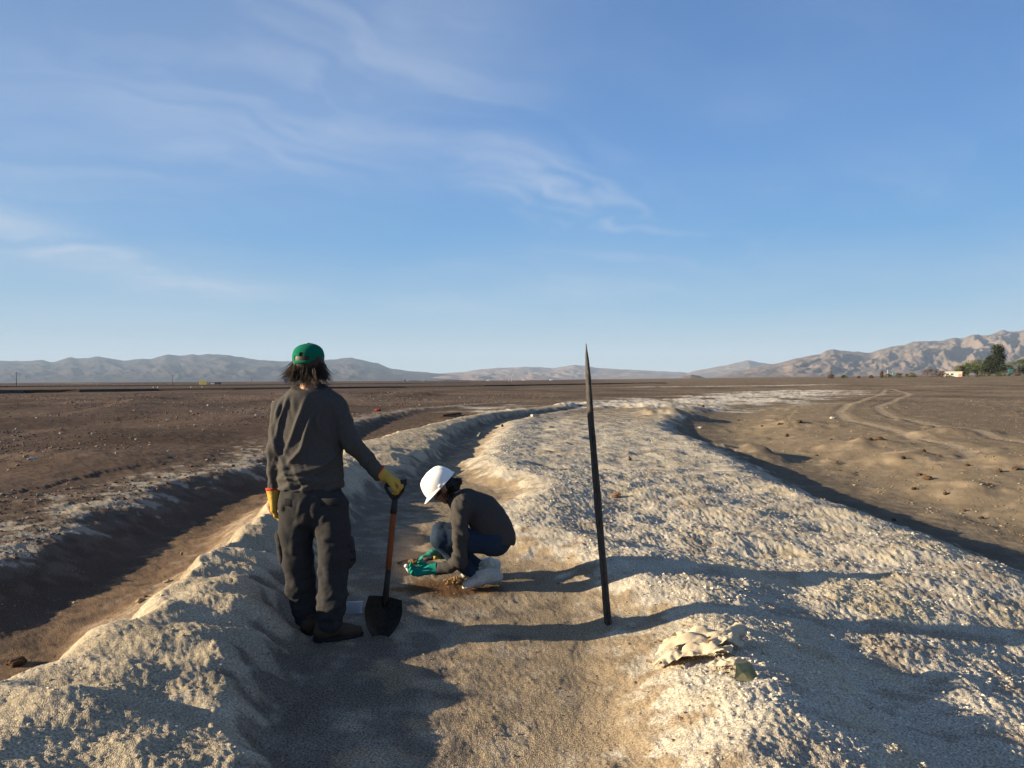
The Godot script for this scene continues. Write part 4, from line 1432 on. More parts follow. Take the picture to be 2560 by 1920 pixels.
func build_paper() -> void:
	# torn layers of an old paper sack, crumpled on the crest
	var c := gpx(1742, 1640)
	var t := thing("paper_sack", "crumpled torn cream paper sack lying on the sunlit slope", "paper sack", c)
	var cream := fabric(lin(.66, .57, .42), 6.0, .85, .05, 140)
	cream.backlight_enabled = true; cream.backlight = lin(.22, .15, .07)
	var n := FastNoiseLite.new(); n.frequency = 1.0; n.fractal_octaves = 2
	# [photo x, y, half width px, half depth m, turn, lift, tilt]
	var sheets := [[1682, 1648, 46, .12, .15, .030, .30], [1712, 1616, 62, .11, -.35, .050, .15], [1760, 1602, 66, .075, -.1, .060, -.05], [1812, 1614, 46, .05, .3, .05, .1], [1770, 1634, 56, .06, -.45, .035, .1], [1820, 1660, 36, .05, -.6, .012, -.1]]
	for k in sheets.size():
		var s: Array = sheets[k]
		n.seed = 200 + k
		var g := gpx(s[0], s[1] + 14)
		var D := -g.z
		var hw: float = s[2] / FOC * D
		var st := new_st(true)
		var gx := 30; var gz := 20
		var grid := []
		for j in gz + 1:
			var rr := PackedVector3Array()
			for i in gx + 1:
				var u := (float(i) / gx - .5) * 2.0; var v := (float(j) / gz - .5) * 2.0
				var edge := maxf(absf(u), absf(v))
				var tear := 1.0 + .20 * n.get_noise_2d(u * 1.2 + 20.0, v * 1.2) * smoothstep(.5, 1.0, edge) + .06 * n.get_noise_2d(u * 4.0, v * 4.0) * smoothstep(.8, 1.0, edge)
				var lx: float = u * hw * tear; var lz: float = v * s[3] * tear
				# sharp long creases, fanning from one corner
				var fan := atan2(v + 1.5, u + 1.7 * (1.0 if k % 2 == 0 else -1.0)) * 2.6 + n.get_noise_2d(u * .5, v * .5) * 1.2
				var cre := absf(fposmod(fan, 2.0) - 1.0)
				var f2 := (u * .8 + v * .9) * 1.1 + n.get_noise_2d(u * .6 + 9.0, v * .6) * 1.0
				var cr2 := absf(fposmod(f2, 2.0) - 1.0)
				var y: float = s[5] * (1.0 - .45 * v * v - .4 * u * u) + cre * .022 + cr2 * .018 + n.get_noise_2d(u * .7, v * .7) * .022 + s[6] * lz * .6
				var p := Basis(Vector3.UP, s[4]) * Vector3(lx, 0, lz) + g
				p.y = ground_h(g.x, g.z) * .35 + ground_h(p.x, p.z) * .65 + .004 + maxf(y, 0.0)
				rr.append(p - c)
			grid.append(rr)
		loft(st, grid, false, false)
		part("paper_layer", done(st), cream, t)
	# a twisted roll of the same paper along the back
	var st2 := new_st(true)
	var a := gpx(1776, 1640) + Vector3(0, .055, 0) - c; var b := gpx(1850, 1612) + Vector3(0, .07, 0) - c
	var rr2 := []
	for j in 15:
		var v := j / 14.0
		var rad := lerpf(.020, .034, v) * (1.0 + .25 * n.get_noise_2d(v * 5.0, 2.0))
		var rg2 := PackedVector3Array()
		for i in 18:
			var an := TAU * i / 18.0 + v * 1.2
			var q := rad * (1.0 + .35 * absf(fposmod(an * 1.6 + v * 2.0, 2.0) - 1.0))
			rg2.append(a.lerp(b, v) + Vector3(cos(an) * q * .35, sin(an) * q, cos(an) * q) + Vector3(0, .01 * n.get_noise_2d(v * 3.0, 9.0), 0))
		rr2.append(rg2)
	loft(st2, rr2, true, false)
	part("rolled_edge", done(st2), cream, t)
	# flat greenish stone beside it, a leaning slab
	var p := gpx(1868, 1700)
	var D2 := -p.z
	var sl := thing("stone_slab", "triangular yellow-green stone slab leaning beside the paper sack", "stone", p)
	var pr := [px(1842, 1660, D2 + .02), px(1838, 1702, D2 - .03), px(1890, 1713, D2 - .04), px(1860, 1660, D2 + .04)]
	var f := PackedVector3Array(); var bk := PackedVector3Array()
	for q in pr:
		f.append(q - p + Vector3(0, 0, 0)); bk.append(q - p + Vector3(.045, -.012, -.05))
	var st3 := new_st(false)
	loft(st3, [f, bk])
	part("slab", done_flat(st3), stone_mat(lin(.34, .32, .17), 150), sl)

func build_trowel_and_samples() -> void:
	var D := 5.72
	var c := px(1018, 1411, D)
	var t := thing("trowel", "small steel digging trowel held out with soil on its blade", "trowel", c)
	var steel := mat(lin(.05, .045, .04), .45, .4)
	var st := new_st()
	for side in 2:
		var rings := []
		for j in 11:
			var v := j / 10.0
			var hw := .036 * pow(sin(minf(v * 1.3, 1.0) * PI * .5), .6)
			var rr := PackedVector3Array()
			for i in 9:
				var u := (i - 4) / 4.0
				rr.append(Vector3(-.08 + v * .16, .010 * u * u - side * .0018 + v * .012, u * hw).rotated(Vector3.RIGHT, .55))
			rings.append(rr)
		loft(st, rings, false, false)
	part("blade", done(st), steel, t)
	st = new_st()
	tube(st, [Vector3(.07, .012, 0), Vector3(.10, .03, 0), Vector3(.125, .035, 0)], [.006, .005, .006], 8)
	part("neck", done(st), steel, t)
	st = new_st()
	tube(st, [Vector3(.12, .034, 0), Vector3(.15, .04, 0), Vector3(.20, .045, 0), Vector3(.215, .046, 0)], [.012, .015, .014, .009], 10)
	part("handle", done(st), mat(lin(.03, .03, .028), .6), t)
	st = new_st()
	tube(st, [Vector3(.196, .045, 0), Vector3(.222, .0465, 0)], [.0155, .011], 10)
	part("end_cap", done(st), mat(lin(.50, .32, .04), .6), t)
	var so := part("soil_clump", rock_mesh(301, 3, .45), stone_mat(lin(.22, .14, .07), 152), self)
	tag(so, "clump of brown soil lying on the trowel blade", "soil")
	so.position = c + Vector3(.045, .022, 0); so.scale = Vector3(.075, .035, .055)
	var a := px(1013, 1413, D - .12); var b := px(1024, 1433, D - .1)
	var tt := thing("sample_tube", "small white sample tube pinched in the green gloved fingers", "tube", b)
	st = new_st()
	tube(st, [b - b, (a - b) * .75], [.0115], 12)
	part("barrel", done(st), mat(lin(.75, .74, .70), .4), tt)
	st = new_st()
	tube(st, [(a - b) * .72, (a - b) * .95, (a - b)], [.0135, .0135, .010], 12)
	part("lid", done(st), mat(lin(.8, .79, .76), .4), tt)
	# dug soil by the shoes
	var hp := gpx(1138, 1455)
	var hm := stone_mat(lin(.33, .22, .11), 154)
	var sh := thing("soil_heap", "small heap of loose orange-brown soil beside the white shoe covers", "soil", hp)
	var rg := RandomNumberGenerator.new(); rg.seed = 77
	for i in 26:
		var o := part("clod", rock_mesh(310 + i % 5, 1, .4), hm, sh)
		var q := Vector3(rg.randfn(0, .065), 0, rg.randfn(0, .045))
		var s := rg.randf_range(.012, .034) * (1.3 - q.length() * 4.0)
		s = maxf(s, .008)
		q.y = ground_h(hp.x + q.x, hp.z + q.z) - hp.y + maxf(0.0, .03 - q.length() * .35) + s * .2
		o.position = q
		o.basis = Basis(Vector3(rg.randf(), rg.randf(), rg.randf()).normalized(), rg.randf() * TAU) * Basis.from_scale(Vector3(s, s * .7, s))
	# clear plastic sample bag propped on the floor
	var p0 := gpx(884, 1536)
	var pb := thing("sample_bag", "clear plastic sample bag standing on the dark ground by the shovel", "bag", p0)
	var clear := mat(lin(.62, .68, .75), .12)
	clear.albedo_color.a = .38
	clear.transparency = BaseMaterial3D.TRANSPARENCY_ALPHA
	st = new_st()
	var D0 := -p0.z
	var gr := []
	for j in 6:
		var rr := PackedVector3Array()
		for i in 22:
			var an := TAU * i / 22.0
			var v := j / 5.0
			var w := (22.0 - 1.5 * sin(v * 5.0)) / FOC * D0
			rr.append(Vector3(cos(an) * w, v * .072 + .003 + cos(an) * .006 * v, sin(an) * .022 * (1.0 - .5 * v) + .006 * fold_n.get_noise_2d(an * 3.0, v * 4.0)))
		gr.append(rr)
	loft(st, gr, true, false)
	part("film", done(st), clear, pb)
	st = new_st()
	var tr_ := PackedVector3Array()
	tube(st, [Vector3(-.052, .076, .002), Vector3(.0, .074, .0), Vector3(.054, .078, .0)], [.0035, .003, .0035], 6)
	part("zip_edge", done(st), mat(lin(.55, .62, .72), .3), pb)
	var pap := new_st()
	box(pap, Vector3(.0, .034, .0), Vector3(.042, .028, .006), Basis.IDENTITY, .003)
	part("contents", done(pap), stone_mat(lin(.33, .36, .42), 156), pb)

func build_stones() -> void:
	var brown := stone_mat(lin(.10, .065, .045), 131)
	var tan := stone_mat(lin(.36, .29, .20), 132)
	var white := stone_mat(lin(.60, .57, .50), 133)
	var red := stone_mat(lin(.40, .06, .035), 134)
	stone("dark brown angular rock in the left ditch below the ridge", 42, 1668, 44, 26, brown, 401, .4)
	stone("smaller dark brown rock against the larger one in the ditch", 20, 1663, 22, 14, brown, 402, 1.4)
	stone("flat pale slab at the foot of the left ridge", 419, 1458, 26, 10, tan, 403, .3)
	stone("rounded tan stone low on the outer side of the left ridge", 350, 1508, 26, 13, tan, 404, 1.0)
	stone("little dark stone perched beside the tan stone of the ridge", 362, 1496, 12, 7, brown, 405)
	stone("small upright pebble casting a shadow on the ditch floor", 453, 1389, 8, 12, tan, 406)
	stone("pale pebble lying alone on the brown ditch floor", 184, 1511, 10, 6, white, 407)
	stone("round pale yellow stone in the valley behind the hard hat", 1171, 1118, 12, 9, tan, 408)
	stone("upright brown stone on the crest beyond the valley", 1256, 1068, 7, 9, brown, 409)
	stone("brown and white chunk standing on the crusted plateau", 1575, 1152, 9, 13, brown, 410)
	stone("reddish crust chunk on the plateau beside the stake", 1541, 1243, 26, 14, stone_mat(lin(.25, .15, .11), 135), 411)
	stone("bright red lump on the dark left plain", 945, 1028, 17, 8, red, 412)
	stone("pale angular block beside the wheel ruts", 2081, 1048, 14, 8, white, 413)
	stone("white stone on the sand at the head of the right ditch", 1750, 1071, 16, 6, white, 414)
	stone("dark brown block on the far bank near the white crust", 1758, 1017, 9, 6, brown, 415)
	stone("upright rusty brown stone on the sandy right bank", 1968, 1092, 11, 10, brown, 416)
	var spots := [[2258, 1151, 13, 9], [2093, 1159, 10, 8], [2042, 1141, 9, 6], [2365, 1239, 16, 10], [2411, 1279, 12, 8], [2454, 1297, 14, 7], [2236, 1302, 13, 6], [2101, 1178, 9, 5], [2140, 1183, 8, 5], [2010, 1156, 8, 5], [2285, 1225, 14, 9], [2200, 1100, 20, 9], [2176, 1101, 14, 8], [1999, 1058, 20, 8], [1950, 1063, 14, 7], [2310, 1130, 14, 8], [2348, 1142, 12, 7], [2420, 1165, 13, 7], [2320, 1200, 26, 12], [2300, 1190, 16, 9], [2500, 1180, 18, 10], [2540, 1175, 20, 10], [2475, 1213, 15, 7], [1846, 1052, 8, 5], [1905, 1068, 8, 5], [2078, 1100, 9, 5]]  # real clods, plus some dark ones added in place of the bank relief's shadows
	for i in spots.size():
		var s: Array = spots[i]
		stone("dark brown clod on the sandy bank right of the ditch, some standing in for relief shadows", s[0], s[1], s[2], s[3], brown, 420 + i % 6, i * 1.3, "dark clods on the right bank")
	var pale := [[60, 1144, 9, 7], [78, 1150, 20, 9], [290, 1135, 8, 6], [130, 1120, 7, 5], [420, 1130, 7, 5], [340, 1100, 8, 5], [508, 1077, 8, 6], [478, 1030, 6, 4], [335, 1028, 6, 5], [38, 1048, 6, 4], [91, 1046, 6, 4], [420, 1052, 10, 6], [560, 1090, 7, 5], [230, 1085, 7, 5], [640, 1040, 8, 5], [605, 1028, 7, 5], [150, 1085, 8, 5], [520, 1015, 7, 5], [505, 1020, 5, 4], [40, 1075, 7, 5]]
	for i in pale.size():
		var s: Array = pale[i]
		stone("pale grey stone scattered on the dark gravel plain left of the ditch", s[0], s[1], s[2], s[3], white if i % 3 else tan, 430 + i % 5, i * .9, "pale stones on the left plain")

func plank(label: String, x0: float, y0: float, x1: float, y1: float, w: float, th: float, c: Color) -> void:
	var a := gpx(x0, y0); var b := gpx(x1, y1)
	var o := thing("plank", label, "plank", (a + b) * .5)
	var d := b - a
	var st := new_st(false)
	var bs := Basis(d.normalized(), Vector3.UP, d.normalized().cross(Vector3.UP).normalized()).orthonormalized()
	box(st, Vector3(0, th + .02, 0), Vector3(d.length() * .5, th, w), bs, th * .2)
	var m := fabric(c, 3.0, .9, .1, 160)
	m.uv1_scale = Vector3(1, 8, 8)
	part("board", done_flat(st), m, o)

# loose pieces nobody could count
func scatter(called: String, label: String, cat: String, seed_: int, n: int, area: Array, size: Array, squash: float, cols: Array, mesh: Mesh, mask: int) -> void:
	var rg := RandomNumberGenerator.new(); rg.seed = seed_
	var xs: Array[Transform3D] = []
	var cs: Array[Color] = []
	var tries := 0
	while xs.size() < n and tries < n * 12:
		tries += 1
		# even over depth in logarithm, so that the near ground carries most
		var d: float = exp(rg.randf_range(log(area[2]), log(area[3])))
		var lat: float = d * .78
		var x := rg.randf_range(maxf(area[0], -lat), minf(area[1], lat))
		var h := ground(x, -d, true)
		var z := g_zone
		var keep := 0.0
		match mask:
			1: keep = (1.0 if z > 9.7 and z < 12.3 else .0) * clampf(.45 + 1.3 * n_salt.get_noise_2d(x * .5, d * .5 + 9.0), .04, 1.0) + (.14 if z > 5.9 and z < 7.4 else .0)   # crust
			5: keep = 1.0 if z > 9.75 and z < 10.45 else .0
			2: keep = clampf(.35 + 1.6 * n_warp.get_noise_2d(x * .3, d * .3), .02, 1.0) if z < 2.2 else .0                                                  # left plain
			3: keep = (1.0 if z > 13.6 else .0)                                               # right bank and plain
			4: keep = (1.0 if z > 2.6 and z < 5.8 else .12) if z < 5.8 else (.6 if z > 7.4 and z < 10.0 else .0)   # floors
		if rg.randf() > keep: continue
		var s: float = lerpf(size[0], size[1], pow(rg.randf(), 3.0)) * (1.0 + d * float(size[2]))
		var b := Basis(Vector3.UP, rg.randf() * TAU) * Basis(Vector3.RIGHT, rg.randfn(0, .35))
		xs.append(Transform3D(b * Basis.from_scale(Vector3(s, s * squash * rg.randf_range(.7, 1.3), s * rg.randf_range(.7, 1.1))), Vector3(x, h + s * squash * .12, -d)))
		var c: Color = cols[rg.randi() % cols.size()]
		if mask == 1 or mask == 5: c = c.lerp(g_col * 1.06, .86)
		cs.append(c * rg.randf_range(.8, 1.15))
	var mm := MultiMesh.new()
	mm.transform_format = MultiMesh.TRANSFORM_3D
	mm.use_colors = true
	mm.mesh = mesh
	mm.instance_count = xs.size()
	for i in xs.size():
		mm.set_instance_transform(i, xs[i]); mm.set_instance_color(i, cs[i])
	var o := MultiMeshInstance3D.new()
	o.name = numbered(called)
	o.multimesh = mm
	var m := StandardMaterial3D.new()
	m.vertex_color_use_as_albedo = true; m.roughness = 1.0; m.metallic_specular = .1
	o.material_override = m
	add_child(o)
	tag(o, label, cat, "", "stuff")

func build_scatter() -> void:
	var crust := [Color(.46, .41, .32), Color(.54, .50, .42), Color(.38, .33, .25), Color(.58, .55, .49)]
	var grav := [Color(.15, .11, .09), Color(.11, .08, .065), Color(.17, .13, .105), Color(.16, .115, .09), Color(.13, .095, .078), Color(.28, .25, .22)]
	var sand := [Color(.20, .16, .115), Color(.14, .108, .078), Color(.25, .205, .15), Color(.17, .132, .095)]
	for k in 2:
		scatter("crust_clods", "pale broken salt crust lumps covering the ridges", "crust", 500 + k, 9000, [-2.6, 4.6, 2.2, 24.0], [.003, .020, .04], .45, crust, rock_mesh(450 + k, 1, .5), 1)
	scatter("crust_clods", "larger crumbled white crust pieces along the sunlit crest", "crust", 505, 600, [-1.0, 2.2, 3.4, 20.0], [.006, .026, .04], .65, crust, rock_mesh(452, 2, .5), 5)
	scatter("gravel", "dark stony gravel over the left plain", "gravel", 510, 7000, [-70.0, 4.0, 6.0, 90.0], [.008, .05, .05], .6, grav, rock_mesh(460, 0, .4), 2)
	scatter("gravel", "small brown clods and grit on the sandy right bank", "gravel", 511, 3600, [4.0, 70.0, 5.0, 60.0], [.010, .055, .018], .6, sand, rock_mesh(461, 0, .45), 3)
	scatter("grit", "fine grit and pebbles on the trail floor and ditch floor", "grit", 512, 6000, [-5.0, 1.6, 2.2, 14.0], [.003, .018, .02], .6, sand, rock_mesh(462, 0, .4), 4)

func build_dust() -> void:
	var k := 0
	for q in [[1030, 1390, .36, .30, .3], [1050, 1415, .5, .26, .4], [1020, 1365, .26, .30, .24], [1075, 1430, .44, .2, .36], [1045, 1380, .2, .4, .2]]:
		var f := FogVolume.new()
		f.name = numbered("dust_cloud")
		f.shape = RenderingServer.FOG_VOLUME_SHAPE_ELLIPSOID
		f.size = Vector3(q[2], q[3], q[4])
		f.position = px(q[0], q[1], 5.8 + .03 * k)
		var fm := FogMaterial.new()
		fm.density = .2
		fm.albedo = Color(.80, .70, .58)
		f.material = fm
		add_child(f)
		tag(f, "faint dust drifting round the trowel", "dust", "dust over the digging", "stuff")
		k += 1

# ------------------------------------------------------------ far things: highway, poles, trees
func strip(called: String, label: String, line: Array, half: float, rise0: float) -> void:
	var pts: Array[Vector3] = []
	for p in line: pts.append(gpx(p[0], p[1]))
	var rings := []
	for i in pts.size():
		var rise := rise0 * (1.0 - .75 * float(i) / (pts.size() - 1))
		var d := pts[mini(i + 1, pts.size() - 1)] - pts[maxi(i - 1, 0)]
		d.y = 0
		var s := d.normalized().cross(Vector3.UP)
		var c := pts[i]
		rings.append(PackedVector3Array([c - s * (half + rise * 2.2) + Vector3(0, -.8, 0), c - s * half + Vector3(0, rise, 0), c + s * half + Vector3(0, rise, 0), c + s * (half + rise * 2.2) + Vector3(0, -.8, 0)]))
	var st := new_st(false)
	loft(st, rings, false, false)
	var o := part(called, done_flat(st), stone_mat(lin(.058, .050, .046), 170), self)
	tag(o, label, "highway", "", "structure")
	# edge lines
	var ls := new_st(false)
	var l1 := []
	for e in [-1.0, 1.0]:
		l1 = []
		for i in pts.size():
			var rise := rise0 * (1.0 - .75 * float(i) / (pts.size() - 1))
			var d := pts[mini(i + 1, pts.size() - 1)] - pts[maxi(i - 1, 0)]
			d.y = 0
			var s := d.normalized().cross(Vector3.UP)
			var c: Vector3 = pts[i] + s * e * (half - .5) + Vector3(0, rise + .01, 0)
			l1.append(PackedVector3Array([c - s * .08, c + s * .08]))
		loft(ls, l1, false, false)
	part("edge_line", done_flat(ls), mat(lin(.6, .58, .5), .8), o)

func post(called: String, label: String, cat: String, x: float, ytop: float, ybase: float, D: float, w: float, m: Material, group := "") -> Node3D:
	var top := px(x, ytop, D)
	var p := Vector3(top.x, ground_h(top.x, -D) - .1, -D)
	var t := thing(called, label, cat, p, 0.0, group)
	var st := new_st()
	tube(st, [Vector3.ZERO, top - p], [w, w * .75], 8)
	part("shaft", done(st), m, t)
	return t

func sign_board(called: String, label: String, cat: String, x0: float, y0: float, x1: float, y1: float, D: float, face: Material, two_posts := true) -> Node3D:
	var a := px(x0, y0, D); var b := px(x1, y1, D)
	var c := (a + b) * .5
	var g := ground_h(c.x, -D) - .1
	var t := thing(called, label, cat, Vector3(c.x, g, -D))
	var st := new_st(false)
	box(st, Vector3(0, c.y - g, .06), Vector3(absf(b.x - a.x) * .5, absf(a.y - b.y) * .5, .04), Basis.IDENTITY, .01)
	part("panel", done_flat(st), face, t)
	var grey := mat(lin(.3, .3, .3), .6)
	for e in ([-.6, .6] if two_posts else [0.0]):
		st = new_st()
		tube(st, [Vector3(e * absf(b.x - a.x) * .5, 0, 0), Vector3(e * absf(b.x - a.x) * .5, a.y - g, 0)], [.06], 8)
		part("post", done(st), grey, t)
	return t

func build_highway() -> void:
	strip("highway", "near carriageway of the highway on a low dark embankment", [[-500, 996], [-300, 990], [0, 983], [200, 980], [400, 977], [600, 974], [760, 972], [1000, 969], [1200, 966], [1460, 961], [1650, 958]], 4.2, .75)
	strip("highway", "far carriageway of the highway along the plain", [[-500, 974], [-300, 971.5], [0, 968], [400, 965], [760, 962], [1000, 959.5], [1160, 957]], 4.2, .8)
	var wood := mat(lin(.06, .045, .035), .9)
	var k := 0
	for q in [[41, 930, 380.0, "tallest thin utility pole, apart from the billboard and the truck"], [431, 937, 520.0, "thin utility pole next to the yellow billboard"], [629, 944, 680.0, "thin utility pole between the truck and the blue sign"], [1003, 948, 900.0, "short faint utility pole next to the blue tanks"]]:
		var t := post("utility_pole", q[3], "pole", q[0], q[1], 960, q[2], .16, wood, "utility poles along the highway")
		var top := px(q[0], q[1], q[2]) - t.position
		var st := new_st()
		tube(st, [top + Vector3(-1.1, -.5, 0), top + Vector3(1.1, -.5, 0)], [.09], 6)
		part("crossarm", done(st), wood, t)
		k += 1
	for x in [383, 394, 477, 505]:
		var pp := gpx(x, 974.0 - (x - 383) * .012)
		post("marker_post", "short pale marker post between the two carriageways", "post", x, 966, 974, -pp.z, .11, mat(lin(.42, .40, .36), .8), "marker posts on the highway median")
	# guard rail on the far carriageway
	var gr := thing("guard_rail", "long low steel guard rail along the far carriageway", "guard rail", gpx(0, 967))
	var steel := mat(lin(.20, .20, .20), .5, .3)
	var rp: Array = []
	for q in [[-300, 970], [0, 966.5], [200, 965], [400, 963.5], [600, 962]]:
		rp.append(gpx(q[0], q[1]) + Vector3(0, 1.35, 0) - gr.position)
	var st := new_st()
	tube(st, rp, [.13], 6)
	part("rail", done(st), steel, gr)
	for i in rp.size() - 1:
		for s in 9:
			var p: Vector3 = rp[i].lerp(rp[i + 1], s / 9.0)
			var ps := new_st()
			tube(ps, [p + Vector3(0, -1.4, 0), p], [.07], 5)
			part("rail_post", done(ps), steel, gr)
	var yb := mat(lin(.62, .50, .12), .7)
	var bb := sign_board("billboard", "pale yellow billboard beside the white truck on the highway", "billboard", 498, 952, 516, 961.5, 420.0, yb)
	for i in 3:      # faded rows of print
		st = new_st(false)
		box(st, Vector3(0, 2.0 + px(0, 952, 420.0).y - bb.position.y - 2.45 - i * .55, .115), Vector3(1.5 - .2 * i, .10, .006))
		part("print_row", done_flat(st), mat(lin(.45, .38, .16), .8), bb)
	sign_board("road_sign", "blue highway sign behind the standing person's hair", "sign", 710, 946.5, 720, 957, 480.0, mat(lin(.05, .09, .30), .6))
	build_truck()
	# low sheds, tanks and a gantry in the middle distance
	var shed := mat(lin(.055, .05, .05), .8)
	var D := 1500.0
	var tk := mat(lin(.06, .09, .24), .5)
	for q in [[1011, 949, "blue water tank at the open end of the sheds"], [1063, 951, "blue water tank standing between two of the sheds"]]:
		var c := px(q[0], q[1], D)
		var g := ground_h(c.x, -D) - .5
		var t := thing("water_tank", q[2], "tank", Vector3(c.x, g, -D), 0.0, "blue tanks by the sheds")
		st = new_st()
		tube(st, [Vector3.ZERO, Vector3(0, (c.y - g) * .85, 0), Vector3(0, c.y - g, 0)], [2.2, 2.2, .8], 14)
		part("shell", done(st), tk, t)
		st = new_st()
		tube(st, [Vector3(0, c.y - g, 0), Vector3(0, c.y - g + .5, 0)], [.5], 8)
		part("hatch", done(st), tk, t)
	var k2 := 0
	for q in [[1019, 1048, 951.5, "open-sided shed of pale posts beside the blue tanks", true], [1052, 1110, 952.5, "long low pale shed between tanks and the dark hangar", true], [1095, 1181, 950.5, "long dark rounded hangar roof at the end of the sheds", false]]:
		var a := px(q[0], q[2], D); var b := px(q[1], q[2], D)
		var c := (a + b) * .5
		var g := ground_h(c.x, -D) - .5
		var t := thing("shed", q[3], "shed", Vector3(c.x, g, -D))
		var hw := (b.x - a.x) * .5
		var hh := a.y - g
		st = new_st()
		var rr := []
		for i in 9:
			var u := i / 8.0 * 2.0 - 1.0
			var tp := 1.0 - .35 * pow(absf(u), 5.0)
			rr.append(PackedVector3Array([Vector3(u * hw, hh * (.62 if q[4] else .05), 7), Vector3(u * hw, hh * tp * .9, 5), Vector3(u * hw, hh * tp, 0), Vector3(u * hw, hh * tp * .9, -5), Vector3(u * hw, hh * (.62 if q[4] else .05), -7)]))
		loft(st, rr, false, false)
		part("roof", done(st), shed, t)
		st = new_st(false)
		box(st, Vector3(0, hh * .3, -4), Vector3(hw * .96, hh * .3, 2))
		part("wall", done_flat(st), mat(lin(.30, .28, .26), .9), t)
		if q[4]:
			for i in 7:
				st = new_st()
				var x := lerpf(-hw * .95, hw * .95, i / 6.0)
				tube(st, [Vector3(x, 0, 6.5), Vector3(x, hh * .65, 6.5)], [.3], 5)
				part("post", done(st), mat(lin(.5, .48, .44), .8), t)
	var wm := mat(lin(.72, .70, .64), .7)
	var ga := px(1271, 941, 900.0)
	var gg := ground_h(ga.x, -900.0) - .2
	var gt := thing("gantry", "white square gantry frame on the far plain", "gantry", Vector3(px(1275.5, 941, 900).x, gg, -900))
	for e in [-1.0, 1.0]:
		st = new_st(false)
		box(st, Vector3(e * 1.7, (ga.y - gg) * .5, 0), Vector3(.35, (ga.y - gg) * .5, .35))
		part("leg", done_flat(st), wm, gt)
	st = new_st(false)
	box(st, Vector3(0, ga.y - gg + .3, 0), Vector3(2.3, .45, .4))
	part("beam", done_flat(st), wm, gt)
	for q in [[1221, 952, "tiny white van between the dark hangar and the gantry"], [1310, 951, "tiny white van next to the gantry on the stake side"], [1378, 950, "tiny white van nearest to the stake on the plain"]]:
		var c := px(q[0], q[1], 1100.0)
		var g := ground_h(c.x, -1100.0)
		var t := thing("parked_van", q[2], "van", Vector3(c.x, g, -1100), 0.0, "white vans on the far plain")
		st = new_st(false)
		box(st, Vector3(0, 1.3, 0), Vector3(2.2, .9, 1.0), Basis.IDENTITY, .3)
		part("body", done_flat(st), wm, t)
		for e in [-1.0, 1.0]:
			st = new_st()
			tube(st, [Vector3(e * 1.3, .4, 1.05), Vector3(e * 1.3, .4, .8)], [.4], 10)
			part("wheel", done(st), mat(lin(.02, .02, .02), .9), t)

func build_truck() -> void:
	var D := 425.0
	var c := px(540, 962, D)
	var g := ground_h(c.x, -D)
	var gp := gpx(540, 963.7)
	var t := thing("truck", "white-cabbed truck with dark cargo bed driving on the highway", "truck", Vector3(c.x, px(540, 962.3, D).y, -D))
	var white := mat(lin(.62, .62, .60), .4)
	var dark := mat(lin(.04, .045, .055), .7)
	var st := new_st(false)
	var rr := []
	for z in [-.95, .95]:
		rr.append(PackedVector3Array([Vector3(-2.45, .45, z), Vector3(-2.45, .95, z), Vector3(-2.15, 1.0, z), Vector3(-1.75, 1.65, z), Vector3(-.75, 1.68, z), Vector3(-.55, 1.0, z), Vector3(-.55, .45, z)]))
	loft(st, rr)
	var cab := part("cab", done_flat(st), white, t)
	for z in [-.96, .96]:
		st = new_st(false)
		box(st, Vector3(-1.3, 1.33, z), Vector3(.42, .22, .01))
		part("window", done_flat(st), mat(lin(.02, .025, .03), .1), cab)
	st = new_st(false)
	box(st, Vector3(.95, .95, 0), Vector3(1.45, .5, .98), Basis.IDENTITY, .05)
	part("cargo_bed", done_flat(st), dark, t)
	for x in [-1.8, 1.4]:
		for z in [-.85, .85]:
			st = new_st()
			tube(st, [Vector3(x, .36, z - .1), Vector3(x, .36, z + .1)], [.36], 14)
			var w := part("wheel", done(st), dark, t)
			st = new_st()
			tube(st, [Vector3(x, .36, z - .11), Vector3(x, .36, z + .11)], [.17], 10)
			part("rim", done(st), mat(lin(.3, .3, .3), .4), w)

